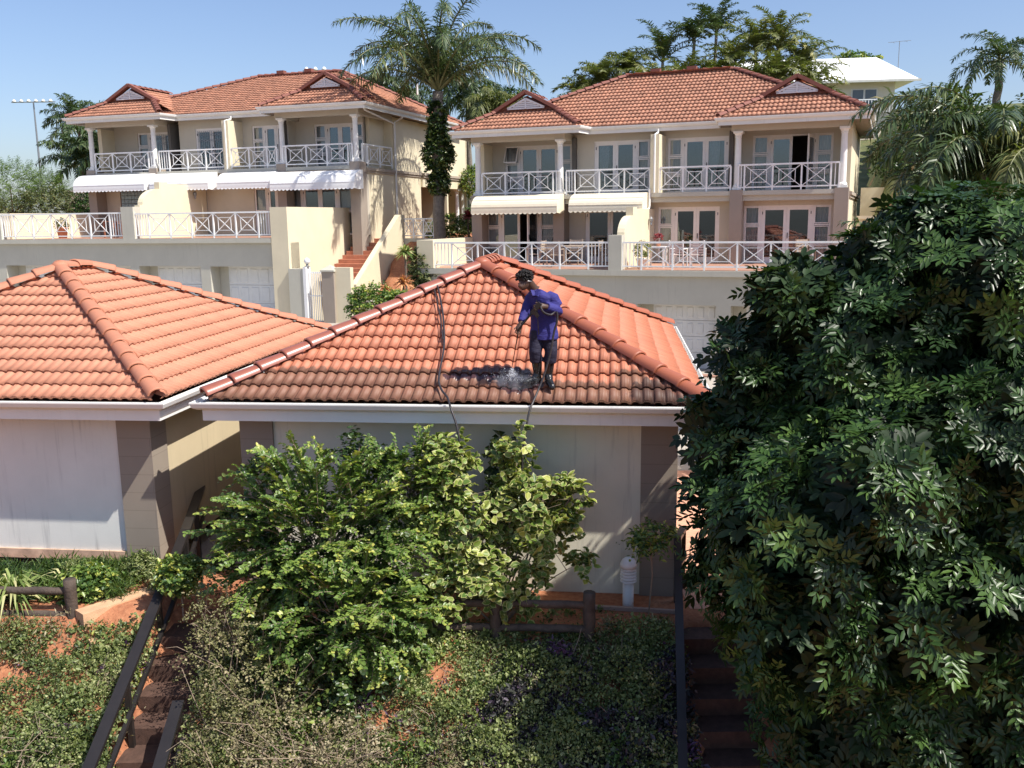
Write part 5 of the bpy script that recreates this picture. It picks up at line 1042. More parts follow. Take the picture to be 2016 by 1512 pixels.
o = thing('garden_shrub', 'small bright green plant alone in the deep shade of the bank', 'shrub', (.80, 9.75, gz(.8, 9.75))); foliage('leaves', [(0, 0, .12, .17, .17, .1)], 70, ml_mid, o, 93, twig=.1, k=7, L=.05, W_=.04, thr=-1); MB().tube([(0, 0, -.1), (0, 0, .12)], .01, 6).build('stem', m_twig, o)

# main ivy-clad palm
pm = palm('queen_palm', 'tall ivy-clad palm standing between the two houses', (-3.2, 42, 3.9), (-3.08, 42, 10.7), .27, 32, 5.7, .85, .05, 101, e0=(34, 88), bend=.84, plume=.8, nlf=95, droop=.5)
iv = thing('ivy', 'dark ivy wrapped thickly round the tall palm trunk', 'ivy', (-3.15, 42, 4.5)); foliage('leaves', [(.0, 0, 3.5, .62, .55, .85), (.02, 0, 2.3, .40, .38, .5), (.0, 0, 5.1, .34, .34, .75), (.03, 0, 4.4, .38, .38, .5)], 800, ml_ivy, iv, 102, twig=.25, k=8, L=.13, W_=.12, thr=-1, shell=(.7, 1.05))
# palms behind
bgp = [('queen_palm', 'drooping palm behind the left house ridge, left of the tall palm', (-8.4, 62), 13.2, 3.0, 111, 0), ('queen_palm', 'drooping palm just left of the tall palm trunk, over the left roof', (-6.6, 61), 12.4, 2.7, 112, 0), ('queen_palm', 'dark palm hanging behind the tall palm crown', (-2.7, 64), 13.4, 3.3, 113, 0), ('queen_palm', 'yellow-green palm between the tall palm and the right house roof', (-1.1, 58), 11.6, 2.8, 114, 1),
       ('date_palm', 'bushy palm at the far left beside the left house, lower crown', (-28.0, 62), 9.2, 3.0, 115, 2), ('date_palm', 'bushy palm seen through the left house balcony', (-25.5, 60), 9.6, 3.0, 116, 2), ('date_palm', 'upper palm head above the far left shrubs', (-29.8, 66), 12.0, 2.9, 117, 2)]
for nm, lb, (x, y), z, L, sd_, kd in bgp:
    palm(nm, lb, (x, y, gz(x, y)), (x, y, z), .2, 26, L, .8, .075, sd_, ml_palmy if kd == 1 else ml_palm, e0=(-20, 80) if kd != 2 else (-15, 85), bend=1.0 if kd != 2 else .6, nlf=52, plume=.5, group='palms behind the houses', droop=.5)
cl = [(5.0, 52, 12.0, 1.9, 0, .9), (6.6, 53, 12.7, 2.0, 0, .9), (8.7, 54, 13.4, 2.6, 1, 1.0), (10.45, 54, 14.5, 1.9, 1, 1.5), (12.1, 56, 15.3, 2.3, 1, 1.5), (12.4, 53, 13.0, 2.2, 0, .9), (13.9, 54, 14.0, 2.4, 0, .9), (15.2, 54, 14.1, 2.6, 0, .9), (16.4, 53.5, 12.9, 2.4, 0, .9), (9.6, 52, 11.9, 2.2, 0, .9), (11.2, 52, 12.0, 2.0, 0, .9), (14.6, 52, 12.0, 2.4, 0, .9), (3.9, 51.5, 11.2, 1.6, 0, .9), (7.6, 51.5, 11.5, 2.0, 0, .9), (13.0, 51.5, 11.6, 2.0, 0, .9), (16.3, 51.5, 11.5, 2.0, 0, .9)]
cll = ['leftmost golden palm of the cluster above the right roof', 'second palm from the left in the cluster above the right roof', 'blue-green feather palm rising at the left of the cluster', 'thin palm on a bare stem, the lower of the two tallest', 'tallest thin palm on a bare stem above the cluster', 'dense palm just right of the tallest thin palm', 'golden-topped palm in the middle right of the cluster', 'tall bushy palm near the right end of the cluster', 'rightmost palm of the cluster beside the white roof', 'low palm behind the left half of the right roof ridge', 'low palm below the thin-stemmed palms', 'low palm below the right part of the cluster', 'small low palm at the left foot of the cluster', 'low palm between the golden palm and the feather palm', 'low dark palm behind the middle of the ridge', 'low palm just above the right gable']
for i, ((x, y, z, L, kd, bd), lb) in enumerate(zip(cl, cll)):
    palm('cluster_palm', lb, (x, y, gz(x, y)), (x, y, z + .25), .10, 14 if kd else 19, L * 1.15, .6, .06, 130 + i, ml_palmy if kd == 0 else ml_palm, e0=(38, 86) if kd else (18, 86), bend=.74 if kd else .82, nlf=46, plume=.3, group='palms in the cluster above the right house', droop=.22)
def btree(name, label, lobes, n, mt, seed, L=.16, W_=.11, base=None, cat='tree', twig=.5, k=10, thr=-.5, tr=.2, up=.25, group=None):
    c = lobes[0]; bx, by = base or (c[0], c[1]); b0 = (bx, by, gz(bx, by)); o = thing(name, label, cat, b0, 0, group); foliage('crown', loc_l(lobes, b0), n, mt, o, seed, twig=twig, k=k, L=L, W_=W_, thr=thr, s=1.0, shell=(.5, 1.05), up=up)
    limbs(o, (0, 0, -.2), [Vector(q[:3]) - Vector(b0) for q in lobes], tr * .4, m_bark, seed, trunk_to=(0, 0, max(.3, (c[2] - b0[2]) * .45)), tr=tr); return o
btree('dense_tree', 'dense dark round tree behind the yellow-green palm', [(-.1, 74, 13.3, 2.2, 2, 1.8), (1.2, 74, 12.6, 1.5, 1.5, 1.4)], 900, ml_dark, 151)
btree('distant_tree', 'low tree peeking over the right roof hip against the sky', [(4.9, 80, 14.3, 1.3, 1, .9), (3.6, 80, 13.6, 1.3, 1, .8)], 350, ml_ivy, 152)
btree('distant_tree', 'sparse green tree top above the white roof', [(34.2, 95, 20.3, 1.6, 1, .5), (36, 95, 20.1, 1.0, .8, .35), (33, 95, 20.0, .9, .8, .3)], 150, ml_mid, 153, L=.25, W_=.2)
btree('feathery_tree', 'light feathery green tree at the far left edge', [(-30.8, 58, 7.6, 2.3, 2, 1.5), (-28.6, 58, 7.2, 1.4, 1.5, 1.2), (-33, 58, 7.0, 1.5, 1.5, 1.3)], 1500, ml_feather, 154, L=.10, W_=.035, k=16, twig=.8)
hd = [((-30.5, 53, 5.9, 2.2, 1.5, 1.1), ml_olive, 'olive shrub mass under the feathery tree at the left edge'), ((-26.6, 54, 6.1, 1.9, 1.4, 1.2), ml_olive, 'brownish olive shrub behind the left house terrace'), ((-23.8, 54, 6.0, 1.3, 1.2, 1.3), ml_dark, 'dark glossy shrub next to the left house side'), ((-23.2, 57, 7.4, 1.9, 1.2, 1.0), ml_dry, 'pale dry-leaved shrub behind the dark shrub'), ((-22.0, 52, 5.3, .9, .7, .5), ml_feather, 'low bright shrub at the garden wall foot')]
for i, (q, mt, lb) in enumerate(hd): btree('garden_shrub', lb, [q], 700, mt, 160 + i, L=.12, W_=.07, cat='shrub', tr=.08, thr=-.8)
tuft('fan_plant', 'bright yellow-green strap-leaved plant above the left terrace wall', -25.7, 49.0, 4.9, 120, 1.3, .10, 170, ml_strap, (10, 85), .5); tuft('fan_plant', 'second bright strap-leaved plant right of the first', -23.9, 49.3, 4.7, 80, 1.1, .09, 171, ml_strap, (10, 85), .6)
# plants in the gap between the houses
gp = [((-4.55, 30.4, 2.45, .85, .5, .65), ml_mid, 'rounded green bush between the stair and the garage ridge'), ((-3.7, 30.8, 2.35, .6, .4, .45), ml_mid, 'green bush under the orange-leaved plants'), ((-2.9, 44, 4.6, 1.0, .7, .75), ml_mid, 'clipped green hedge right of the palm trunk'), ((-3.3, 34.6, 3.3, .45, .35, .9), ml_olive, 'dark leafy shrub against the grey retaining wall'), ((-1.9, 52, 7.2, .8, .7, .8), ml_mid, 'green shrub seen between the houses on the lawn'), ((-1.6, 47, 5.2, .7, .6, .7), ml_dark, 'dark hedge beside the right house corner')]
for i, (q, mt, lb) in enumerate(gp): btree('garden_shrub', lb, [q], 330, mt, 180 + i, L=.10, W_=.075, cat='shrub', tr=.05, thr=-1, twig=.3)
for i, (x, y, z, mt, lb) in enumerate(((-4.25, 31.6, 2.75, ml_orange, 'peach-orange spiky plant beside the sloped parapet'), (-3.75, 32.2, 3.0, ml_orange, 'taller orange spiky plant right of the peach one'), (-3.0, 30.2, 1.6, ml_orange, 'low orange rosette plant by the right house wall'), (-1.95, 43.5, 5.3, ml_red, 'red-leaved cordyline beside the clipped hedge'), (-3.85, 34.0, 4.0, ml_strap, 'spiky green plant on top of the retaining wall'), (-3.3, 31.5, 2.2, ml_olive, 'olive spiky plant below the retaining wall'))):
    o = tuft('spiky_plant', lb, x, y, z, 110, .5, .07, 190 + i, mt, (-10, 85), .35); MB().tube([(0, 0, gz(x, y) - z - .1), (0, 0, .05)], .04, 6).build('stem', m_bark, o)
# right side palms in front of the hillside
palm('queen_palm', 'large drooping palm on the right above the big dark tree', (10.5, 20.5, 3.0), (10.6, 20.5, 6.2), .24, 36, 3.3, .75, .045, 201, e0=(-30, 80), bend=.85, plume=.7, nlf=74, droop=.45, aim=[(178, 62, 3.9), (182, 42, 2.9), (170, 30, 2.6), (195, 22, 2.6), (205, 45, 2.9), (185, 5, 2.4), (150, 62, 3.4), (210, 0, 2.5), (175, -10, 2.3), (200, 70, 3.2)])
palm('queen_palm', 'second drooping palm at the right edge with pale hanging fronds', (11.3, 19.5, 3.0), (11.3, 19.5, 5.7), .22, 26, 2.8, .66, .04, 202, ml_palmy, e0=(-35, 80), bend=1.15, plume=.6, nlf=60, droop=.65)
palm('young_palm', 'young fan-shaped palm just behind the top of the big tree', (7.2, 17, 2.8), (7.2, 17, 4.3), .12, 20, 1.5, .55, .035, 203, e0=(-5, 85), bend=.7, plume=.3, nlf=40)
palm('queen_palm', 'distant palm silhouette at the top right corner', (24.6, 48, gz(24.6, 48)), (24.6, 48, 12.6), .2, 22, 2.8, .6, .06, 204, e0=(-15, 80), bend=.9, nlf=40)
btree('garden_tree', 'small leafy tree on reddish soil between the right house and palms', [(16.3, 38, 7.6, 1.6, 1.3, 1.1), (17.8, 38, 7.4, 1.2, 1.2, 1.0)], 500, ml_dark, 205, base=(16.4, 38), L=.14)
btree('garden_tree', 'dark leafy tree mass behind the large drooping palm', [(20.5, 36, 7.4, 2.6, 2, 2.2), (23.5, 37, 7.5, 2.4, 2, 2.4), (18.5, 40, 9.0, 2.0, 1.6, 1.3)], 1500, ml_ivy, 206, base=(21, 37), L=.16)
btree('garden_shrub', 'green shrub belt below the small tree on the right slope', [(15.5, 34, 4.6, 2.4, 1.0, .8), (18.5, 33, 4.6, 2.4, 1.0, .9)], 700, ml_dark, 207, cat='shrub', L=.13, tr=.1)

# ---------------------------------------------------------------- far things
wh = thing('white_roofed_house', 'cream house with a broad white roof up on the hill, top right', 'house', (23.6, 75, .25), rad(-6))
m = MB(); m.box(-7, 6.5, 0, 9, 10, 15.0); m.build('wall', M_plaster('far_cream_wall', (.80, .72, .60), .1), wh)
m = MB(); b_ = len(m.v); m.v += [(-8, -1, 15.0), (8, -1, 15.0), (8, 10, 15.0), (-8, 10, 15.0), (-6, 4.5, 17.5), (6.2, 4.5, 17.5)]; m.f += [(b_, b_ + 1, b_ + 5, b_ + 4), (b_ + 1, b_ + 2, b_ + 5), (b_ + 2, b_ + 3, b_ + 4, b_ + 5), (b_ + 3, b_, b_ + 4), (b_, b_ + 3, b_ + 2, b_ + 1)]; m.build('roof', m_whiteroof, wh)
MB().box(-8.1, 8.1, -1.1, -1.0, 14.85, 15.02).build('gutter', M_plain('green_grey_gutter', (.62, .62, .56), .6), wh)
for x in (-2.6, .4, 3.2):
    f = MB(); f.box(x, x + 2.0, -.06, -.01, 12.9, 14.5); fo = f.build('window', m_frame, wh); MB().box(x + .12, x + .92, -.10, -.065, 13.0, 14.4).build('pane', M_plain('far_glass', (.10, .12, .15), .1, .1, 4, 0) if 'far_glass' not in bpy.data.materials else bpy.data.materials['far_glass'], fo); MB().box(x + 1.08, x + 1.9, -.10, -.065, 13.0, 14.4).build('pane', bpy.data.materials['far_glass'], fo)
m = MB(); m.box(-7, 6.5, -1.2, -1.12, 13.5, 13.58); 
for i in range(60): m.box(-7 + i * .225, -6.95 + i * .225, -1.19, -1.13, 12.6, 13.5)
m.build('veranda_railing', m_rail, wh)
ae = thing('tv_aerial', 'thin television aerial above the white roof', 'aerial', (30.9, 76, 16.2)); MB().tube([(0, 0, 0), (0, 0, 2.3)], .03, 6).build('mast', m_metal, ae); m = MB(); m.bar((-.9, 0, 2.2), (.9, 0, 2.35), .03, .03); m.bar((-.5, -.3, 2.1), (-.5, .3, 2.3), .02, .02); m.bar((.5, -.3, 2.2), (.5, .3, 2.35), .02, .02); m.build('antenna', m_metal, ae)
def floodlight(label, x, y, ztop, wd, nl, g):
    z0 = gz(x, y); o = thing('floodlight_mast', label, 'floodlight', (x, y, z0)); h = ztop - z0; MB().tube([(0, 0, -.5), (0, 0, h)], [.22, .10], 8).build('mast', m_metal, o); MB().box(-wd / 2, wd / 2, -.08, .08, h - .12, h).build('crossarm', m_metal, o)
    for i in range(nl): u = -wd / 2 + wd * (i + .5) / nl; MB().lathe((u, -.3, h + .05), [(.08, .26), (.24, .08), (.30, -.1), (.05, -.12)], 10).build('lamp_head', m_white, o, True)
floodlight('tall floodlight mast against the sky at the far left', -69.6, 140, 22.8, 6.4, 6, 0); floodlight('floodlight head just above the left house ridge', -22.0, 110, 22.1, 3.0, 3, 0)
bw = thing('garden_wall', 'beige block garden wall beyond the left house', 'wall', (-27.5, 58, 0), rad(-5)); MB().box(0, 8, 0, .2, 4, 7.2).build('wall_panel', m_brickwall, bw); MB().box(2.0, 2.25, -.1, .3, 4, 7.35).build('wall_pier', m_cream, bw)
cw = thing('boundary_wall', 'low cream walls stepping behind the right house corner', 'wall', (6.64, 30.96, 0), yR); m = MB(); m.box(4.4, 6.6, 5.5, 5.75, 2.5, 5.0); m.box(4.4, 6.6, 5.4, 5.5, 4.98, 5.1); m.build('lower_wall', m_cream, cw); m = MB(); m.box(4.4, 6.6, 9.0, 9.25, 4.5, 6.2); m.build('upper_wall', m_cream, cw)
m = MB(); m.box(4.6, 7.0, 5.44, 5.49, 3.6, 4.3); m.build('vent_slot', M_plain('dark_slot', (.05, .05, .045), .9), cw)
for pt_, seed_, mt_, z_ in ((pot1, 301, ml_olive, .5), (pot2, 302, ml_cover, .55), (pot3, 303, ml_red, .2)):
    foliage('plant', [(0, 0, z_ + .12, .30 if z_ > .3 else .14, .3 if z_ > .3 else .14, .28 if z_ > .3 else .1)], 90 if z_ > .3 else 30, mt_, pt_, seed_, twig=.12, k=8, L=.06, W_=.045, thr=-1)

# ---------------------------------------------------------------- the man on the roof
def skin(name, chains, mat, parent=None, sub=2, root=0):
    """chains: dict of joints {name:(x,y,z,r[,r2])} and edges; one continuous skinned surface"""
    J, Eg = chains; names = list(J); me = bpy.data.meshes.new(name); O = Vector(parent.location) if parent else Vector()
    me.from_pydata([tuple(Vector(J[n][:3]) - O) for n in names], [(names.index(a), names.index(b)) for a, b in Eg], []); me.update()
    o = bpy.data.objects.new(name, me); COL.objects.link(o); o.parent = parent
    md = o.modifiers.new('skin', 'SKIN'); md.use_smooth_shade = True
    if not me.skin_vertices: me.attributes
    for i, n in enumerate(names):
        v = J[n]; me.skin_vertices[0].data[i].radius = (v[3], v[4] if len(v) > 4 else v[3])
    for i in range(len(names)): me.skin_vertices[0].data[i].use_root = (i == root)
    s = o.modifiers.new('sub', 'SUBSURF'); s.levels = sub; s.render_levels = sub
    dg = bpy.context.evaluated_depsgraph_get(); ev = o.evaluated_get(dg); m2 = bpy.data.meshes.new_from_object(ev); o.modifiers.clear(); o.data = m2
    m2.materials.clear(); m2.materials.append(mat); m2.polygons.foreach_set('use_smooth', [True] * len(m2.polygons)); return o
m_skin = M_plain('brown_skin', (.075, .038, .024), .5, .12, 12, .1)
m_hair = M_plain('black_hair', (.012, .009, .008), .8, .4, 40, .8, 60, .02)
def M_cloth(name, c):
    m, t, b = new_mat(name); tc = t.nodes.new('ShaderNodeTexCoord').outputs['Object']; n = noise(t, 9, 4, tc, .55); lk(t, ramp(t, n.outputs[0], [(.3, dark(c, .85)), (.7, tuple(x * 1.1 for x in c))]).outputs[0], b.inputs['Base Color']); b.inputs['Roughness'].default_value = .8
    mp = t.nodes.new('ShaderNodeMapping'); mp.inputs['Scale'].default_value = (9, 9, 22); mp.inputs['Rotation'].default_value = (.5, .3, 0); lk(t, tc, mp.inputs[0]); bump(t, b, noise(t, 1, 3, mp.outputs[0]).outputs[0], .6, .03); return m
m_jacket = M_cloth('royal_blue_jacket', (.026, .024, .17)); m_trous = M_cloth('dark_navy_trousers', (.012, .010, .030)); m_boot = M_plain('black_rubber_boot', (.015, .015, .016), .22, .3, 10, .1)
MN = thing('person', 'man in blue work jacket, navy trousers and black boots, bent over spraying the roof', 'person', (.40, 12.12, 3.02))
J = {'pelvis': (.42, 12.20, 3.80, .09, .08), 'spine': (.44, 12.23, 3.95, .08, .07), 'chest': (.41, 12.19, 4.10, .10, .08), 'neck': (.31, 12.11, 4.26, .062), 'skull0': (.25, 12.06, 4.33, .075), 'skull': (.19, 12.02, 4.40, .105, .10), 'brow': (.15, 11.975, 4.365, .09, .085), 'nose': (.115, 11.925, 4.315, .026), 'chin': (.20, 11.98, 4.275, .055),
     'lsh': (.55, 12.12, 4.18, .05), 'lel': (.60, 12.08, 4.0, .04), 'lwr': (.45, 11.935, 4.055, .036), 'lpalm': (.37, 11.90, 4.07, .045, .03),
     'rsh': (.25, 12.22, 4.16, .05), 'rel': (.20, 12.10, 3.98, .04), 'rwr': (.13, 11.99, 3.84, .034), 'rpalm': (.10, 11.96, 3.78, .045, .03),
     'lhip': (.50, 12.18, 3.72, .07), 'lknee': (.515, 12.11, 3.42, .05), 'lank': (.49, 12.13, 3.13, .04), 'rhip': (.355, 12.18, 3.72, .07), 'rknee': (.33, 12.08, 3.42, .05), 'rank': (.34, 12.15, 3.15, .04)}
Eg = [('pelvis', 'spine'), ('spine', 'chest'), ('chest', 'neck'), ('neck', 'skull0'), ('skull0', 'skull'), ('skull', 'brow'), ('brow', 'nose'), ('brow', 'chin'), ('chest', 'lsh'), ('lsh', 'lel'), ('lel', 'lwr'), ('lwr', 'lpalm'), ('chest', 'rsh'), ('rsh', 'rel'), ('rel', 'rwr'), ('rwr', 'rpalm'), ('pelvis', 'lhip'), ('lhip', 'lknee'), ('lknee', 'lank'), ('pelvis', 'rhip'), ('rhip', 'rknee'), ('rknee', 'rank')]
for s, (px, py, pz), dr in (('l', J['lpalm'][:3], Vector((-.7, -.25, -.25))), ('r', J['rpalm'][:3], Vector((-.25, -.35, -.85)))):
    dr = dr.normalized(); sd_ = dr.cross(Vector((0, -1, .2))).normalized(); P = Vector((px, py, pz)); inn = sd_.cross(dr)
    for k in range(4):
        b = P + dr * .045 + sd_ * (k - 1.5) * .021; l = (.032, .036, .034, .027)[k]; a1 = b + dr * l; a2 = a1 + (dr * .4 + inn * .8).normalized() * l * .8; a3 = a2 + (inn * .6 - dr * .7).normalized() * l * .6
        for nm, q, r_ in (('a', b, .010), ('b', a1, .009), ('c', a2, .008), ('d', a3, .0065)): J[f'{s}f{k}{nm}'] = (*q, r_)
        Eg += [(f'{s}palm', f'{s}f{k}a'), (f'{s}f{k}a', f'{s}f{k}b'), (f'{s}f{k}b', f'{s}f{k}c'), (f'{s}f{k}c', f'{s}f{k}d')]
    t0 = P + sd_ * .038 + dr * .005; J[f'{s}t0'] = (*t0, .012); t1 = t0 + (dr + sd_ * .6 + inn * .5).normalized() * .03; J[f'{s}t1'] = (*t1, .010); t2 = t1 + (dr * .8 + inn).normalized() * .024; J[f'{s}t2'] = (*t2, .0075); Eg += [(f'{s}palm', f'{s}t0'), (f'{s}t0', f'{s}t1'), (f'{s}t1', f'{s}t2')]
skin('body', (J, Eg), m_skin, MN)
def fuse(name, mb, voxel, mat, parent, smooth_n=4):
    """joins overlapping closed shapes into one continuous surface"""
    o = mb.build(name, mat, parent); md = o.modifiers.new('r', 'REMESH'); md.mode = 'VOXEL'; md.voxel_size = voxel; md.use_smooth_shade = True
    s_ = o.modifiers.new('s', 'SMOOTH'); s_.factor = .5; s_.iterations = smooth_n
    dg = bpy.context.evaluated_depsgraph_get(); m2 = bpy.data.meshes.new_from_object(o.evaluated_get(dg)); o.modifiers.clear(); o.data = m2
    m2.materials.clear(); m2.materials.append(mat); m2.polygons.foreach_set('use_smooth', [True] * len(m2.polygons)); return o
FS = Vector((.89, -.45, 0)); FF = Vector((-.45, -.89, 0)); ML = MN.location
def rings(mb, R, k=20):
    b = len(mb.v); n = len(R)
    for (x, y, z, a, c) in R:
        for j in range(k): t = 2 * math.pi * j / k; mb.v.append(tuple(Vector((x, y, z)) - ML + FS * a * math.cos(t) + FF * c * math.sin(t)))
    for i in range(n - 1):
        for j in range(k): mb.f.append((b + i * k + j, b + i * k + (j + 1) % k, b + (i + 1) * k + (j + 1) % k, b + (i + 1) * k + j))
    mb.f.append(tuple(b + j for j in range(k - 1, -1, -1))); mb.f.append(tuple(b + (n - 1) * k + j for j in range(k)))
def wtube(mb, P, R, k=14): mb.tube([Vector(p) - ML for p in P], R, k)
J_ = MB(); rings(J_, [(.43, 12.18, 3.60, .205, .155), (.433, 12.185, 3.66, .205, .155), (.435, 12.19, 3.76, .185, .145), (.43, 12.19, 3.86, .178, .138), (.425, 12.18, 4.0, .19, .145), (.405, 12.15, 4.11, .205, .145), (.38, 12.13, 4.18, .19, .125), (.35, 12.115, 4.235, .12, .095), (.325, 12.10, 4.27, .075, .07)])
wtube(J_, [(.48, 12.11, 4.17), (.555, 12.075, 4.14), (.605, 12.08, 4.05), (.62, 12.09, 3.985), (.56, 12.01, 4.01), (.47, 11.945, 4.05)], [.085, .092, .082, .078, .07, .056])
wtube(J_, [(.32, 12.15, 4.17), (.255, 12.17, 4.13), (.215, 12.14, 4.04), (.19, 12.11, 3.97), (.16, 12.06, 3.91), (.13, 12.0, 3.85)], [.08, .085, .074, .068, .06, .05])
fuse('jacket', J_, .011, m_jacket, MN)
MB().bar(Vector((.335, 11.985, 4.14)) - ML, Vector((.36, 12.0, 3.68)) - ML, .012, .012).build('zip', m_black, MN)
m = MB(); m.bar(Vector((.27, 12.05, 4.28)) - ML, Vector((.30, 11.99, 4.19)) - ML, .05, .03); m.bar(Vector((.37, 12.03, 4.27)) - ML, Vector((.33, 11.98, 4.19)) - ML, .05, .03); m.build('collar', m_jacket, MN)
T_ = MB(); rings(T_, [(.43, 12.18, 3.82, .15, .12), (.43, 12.18, 3.72, .175, .135), (.43, 12.18, 3.64, .175, .135), (.43, 12.18, 3.60, .14, .11)])
wtube(T_, [(.505, 12.17, 3.70), (.515, 12.14, 3.56), (.525, 12.10, 3.43), (.515, 12.11, 3.35), (.505, 12.12, 3.30)], [.10, .098, .086, .088, .092])
wtube(T_, [(.355, 12.17, 3.70), (.335, 12.14, 3.56), (.315, 12.09, 3.43), (.325, 12.11, 3.35), (.33, 12.12, 3.31)], [.10, .098, .086, .088, .090])
fuse('trousers', T_, .011, m_trous, MN)
for P, R in (([(.505, 12.12, 3.37), (.50, 12.125, 3.25), (.492, 12.13, 3.13), (.495, 12.10, 3.07)], [.076, .068, .056, .058]), ([(.33, 12.11, 3.37), (.338, 12.13, 3.25), (.345, 12.15, 3.15), (.33, 12.14, 3.09)], [.076, .068, .056, .058])):
    B_ = MB(); wtube(B_, P, R); q = Vector(P[-1]); dr_ = Vector((.22, -.95, -.30)) if q.x > .4 else Vector((-.9, -.40, -.10)); dr_.normalize()
    wtube(B_, [q - dr_ * .06 + Vector((0, 0, -.02)), q + Vector((0, 0, -.02)), q + dr_ * .09 + Vector((0, 0, -.03)), q + dr_ * .17 + Vector((0, 0, -.035)), q + dr_ * .2 + Vector((0, 0, -.04))], [.045, .055, .052, .046, .02]); fuse('boot', B_, .008, m_boot, MN, 3)
hr = MB(); rr = random.Random(9); hc_ = Vector((.185, 12.03, 4.425)) - MN.location      # short twists
for i in range(260):
    d = Vector((rr.gauss(0, 1), rr.gauss(0, 1), rr.gauss(.5, 1))).normalized()
    if d.z < -.25 or (d.x < -.25 and d.y < -.1 and d.z < .1): continue
    p = hc_ + Vector((d.x * .095, d.y * .095, d.z * .088)); hr.tube([p, p + d * .018 + Vector((rr.uniform(-.01, .01), rr.uniform(-.01, .01), 0)), p + d * .03 + Vector((rr.uniform(-.014, .014), rr.uniform(-.014, .014), -.008))], [.012, .011, .005], 5)
for i in range(7):
    pass
bs = bmesh.new(); bmesh.ops.create_icosphere(bs, subdivisions=3, radius=1)
for v in bs.verts: v.co = Vector((v.co.x * .093, v.co.y * .093, v.co.z * .085)) + hc_
b_ = len(hr.v); hr.v += [tuple(v.co) for v in bs.verts]; bs.verts.ensure_lookup_table(); hr.f += [tuple(b_ + v.index for v in f.verts) for f in bs.faces]; bs.free()
hr.build('hair', m_hair, MN, True)
m = MB(); c0 = Vector((.17, 12.0, 4.385)) - MN.location
m.tube([c0 + Vector((.10 * math.cos(a), .092 * math.sin(a), -.01 - .02 * math.sin(a))) for a in [rad(x) for x in range(300, 365, 12)]], .006, 5); m.build('goggle_strap', m_white, MN)
ey = MB()
for e in ((.145, 11.93, 4.35), (.10, 11.96, 4.355)): ey.lathe(Vector(e) - MN.location, [(.003, -.008), (.009, 0), (.003, .008)], 8)
ey.build('eyes', m_black, MN)
# lance, hoses, spray
ln = thing('spray_lance', 'thin high-pressure lance and black trigger grip held by the man', 'spray lance', (.1, 11.94, 3.78)); O_ = ln.location
MB().tube([Vector(p) - O_ for p in ((.35, 11.88, 4.07), (.22, 11.91, 3.92), (.10, 11.93, 3.77), (.05, 12.05, 3.5), (0.0, 12.18, 3.22))], [.016, .015, .012, .006, .005], 8).build('lance_tube', m_black, ln, True)
m = MB(); m.bar(Vector((.38, 11.87, 4.11)) - O_, Vector((.27, 11.90, 3.97)) - O_, .05, .06); m.bar(Vector((.30, 11.89, 4.0)) - O_, Vector((.35, 11.87, 3.93)) - O_, .03, .045); m.build('trigger_grip', m_black, ln)
def smooth_path(P, n=6):
    P = [Vector((p[0], p[1], p[2] - .044 * max(0, p[1] - 11.95))) if p[1] > 12.2 else Vector(p) for p in P]; out = []
    for i in range(len(P) - 1):
        p0, p1, p2, p3 = P[max(i - 1, 0)], P[i], P[i + 1], P[min(i + 2, len(P) - 1)]
        for k in range(n): t = k / n; out.append(.5 * ((2 * p1) + (-p0 + p2) * t + (2 * p0 - 5 * p1 + 4 * p2 - p3) * t * t + (-p0 + 3 * p1 - 3 * p2 + p3) * t ** 3))
    return out + [P[-1]]
m_hose = M_plain('black_rubber_hose', (.03, .026, .028), .45, .3, 20, .3)
hz = [(-1.24, 14.95, 4.22), (-1.22, 14.80, 4.34), (-1.15, 14.6, 4.23), (-1.08, 14.19, 4.02), (-1.03, 13.86, 3.85), (-1.0, 13.54, 3.70), (-.97, 13.18, 3.52), (-.97, 12.84, 3.35), (-.99, 12.51, 3.18), (-.99, 12.25, 3.05), (-.94, 12.05, 2.95), (-.85, 11.86, 2.88), (-.8, 11.68, 2.78), (-.72, 11.58, 2.55), (-.66, 11.5, 2.2), (-.6, 11.4, 1.8)]
tag(MB().tube(smooth_path(hz), .015, 8).build('hose', m_hose, None, True), 'black hose lying down the tiles left of the man from the ridge to the gutter', 'hose')
hz = [(-1.22, 14.82, 4.30), (-1.2, 14.55, 4.19), (-1.14, 14.2, 4.03), (-1.07, 13.8, 3.84), (-1.03, 13.5, 3.69), (-.99, 13.2, 3.54)]
tag(MB().tube(smooth_path(hz), .010, 6).build('cord', m_hose, None, True), 'thinner dark cord running beside the hose near the ridge', 'cord')
hz = [(.37, 11.87, 4.09), (.42, 11.86, 3.99), (.52, 11.93, 3.95), (.59, 11.97, 3.99), (.60, 11.97, 3.86), (.56, 11.97, 3.72), (.52, 11.95, 3.5), (.47, 11.93, 3.3), (.40, 11.88, 3.10), (.33, 11.80, 2.95), (.28, 11.70, 2.86), (.22, 11.60, 2.74), (.17, 11.52, 2.5), (.13, 11.5, 2.2), (.1, 11.5, 1.8)]
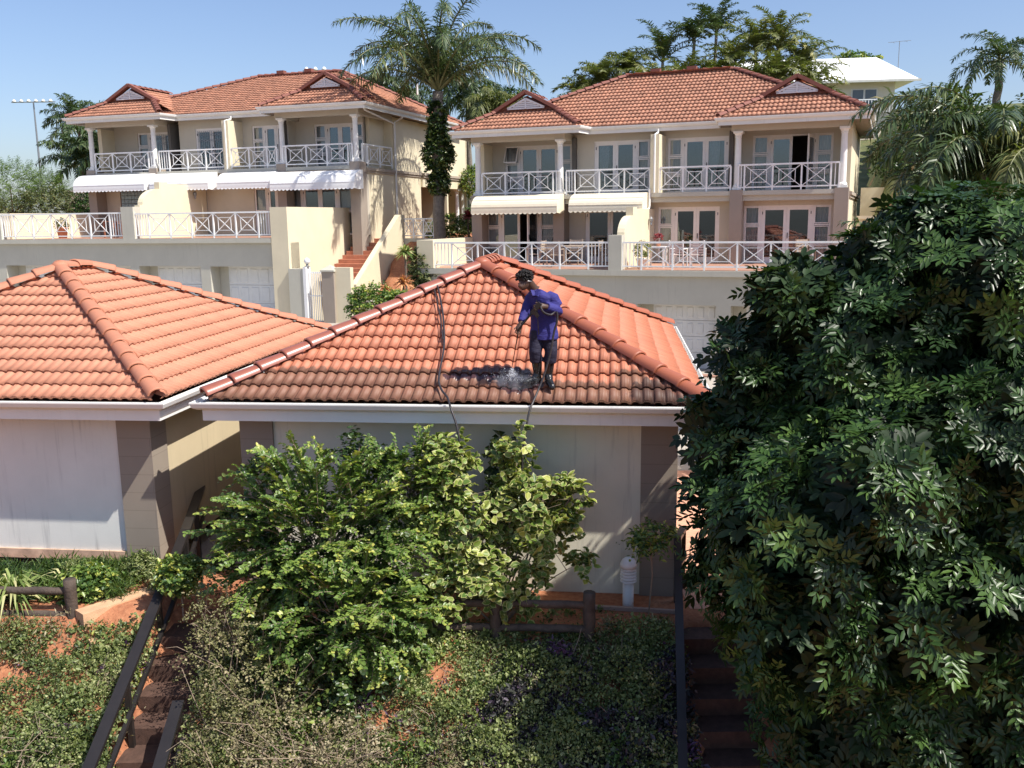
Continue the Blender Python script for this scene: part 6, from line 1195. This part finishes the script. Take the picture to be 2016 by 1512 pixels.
tag(MB().tube(smooth_path(hz, 8), .014, 8).build('hose', m_hose, None, True), 'black hose hanging from the man at his back over the gutter into the shrub', 'hose')
r = np.random.default_rng(77); n = 1100; t = r.random(n) ** .7; P0 = np.array([0, 12.18, 3.22]); P1 = np.array([.02, 12.13, 3.03]); sp = .012 + .11 * t ** 1.5
P = P0 + (P1 - P0) * t[:, None] + r.normal(size=(n, 3)) * sp[:, None] * np.array([.8, .5, .22]); h = t > .85; P[h] += r.normal(size=(h.sum(), 3)) * np.array([.20, .10, .05]) + np.array([.08, 0, .06]); P[:, 2] = np.maximum(P[:, 2], 2.86 + .5 * (P[:, 1] - 11.95) + .03)
md, t_, b = new_mat('water_droplets'); b.inputs['Base Color'].default_value = (.85, .88, .92, 1); b.inputs['Roughness'].default_value = .2
V, F = leaves(P, r.normal(size=(n, 3)), r.normal(size=(n, 3)), np.full(n, .008), np.full(n, .006)); ws = thing('water_spray', 'white fan of water spray and mist below the lance tip', 'water spray', (0, 0, 0)); np_mesh('droplets', V, F, md, ws)
mm = bpy.data.materials.new('mist'); mm.use_nodes = True; t_ = mm.node_tree; t_.nodes.remove(t_.nodes['Principled BSDF']); pv = t_.nodes.new('ShaderNodeVolumePrincipled'); pv.inputs['Color'].default_value = (.9, .93, 1, 1)
g_ = t_.nodes.new('ShaderNodeTexCoord'); nn = noise(t_, 9, 4, g_.outputs['Object']); lk(t_, mth(t_, 'MULTIPLY', mth(t_, 'SUBTRACT', nn.outputs[0], .42, clamp=True), 7.0), pv.inputs['Density']); lk(t_, pv.outputs[0], t_.nodes['Material Output'].inputs['Volume'])
bs = bmesh.new(); bmesh.ops.create_icosphere(bs, subdivisions=3, radius=1); me = bpy.data.meshes.new('mist')
for v in bs.verts: v.co = Vector((v.co.x * .32 + .06, v.co.y * .2 + 12.12, v.co.z * .11 + 3.08 + .5 * v.co.y * .16))
bs.to_mesh(me); bs.free(); link_mesh('mist', me, mm, ws); 
m = MB(); P0, a_, c_ = Vector((0, 12.18, 3.22)), Vector((-.07, 12.14, 3.06)), Vector((.05, 12.12, 3.05))
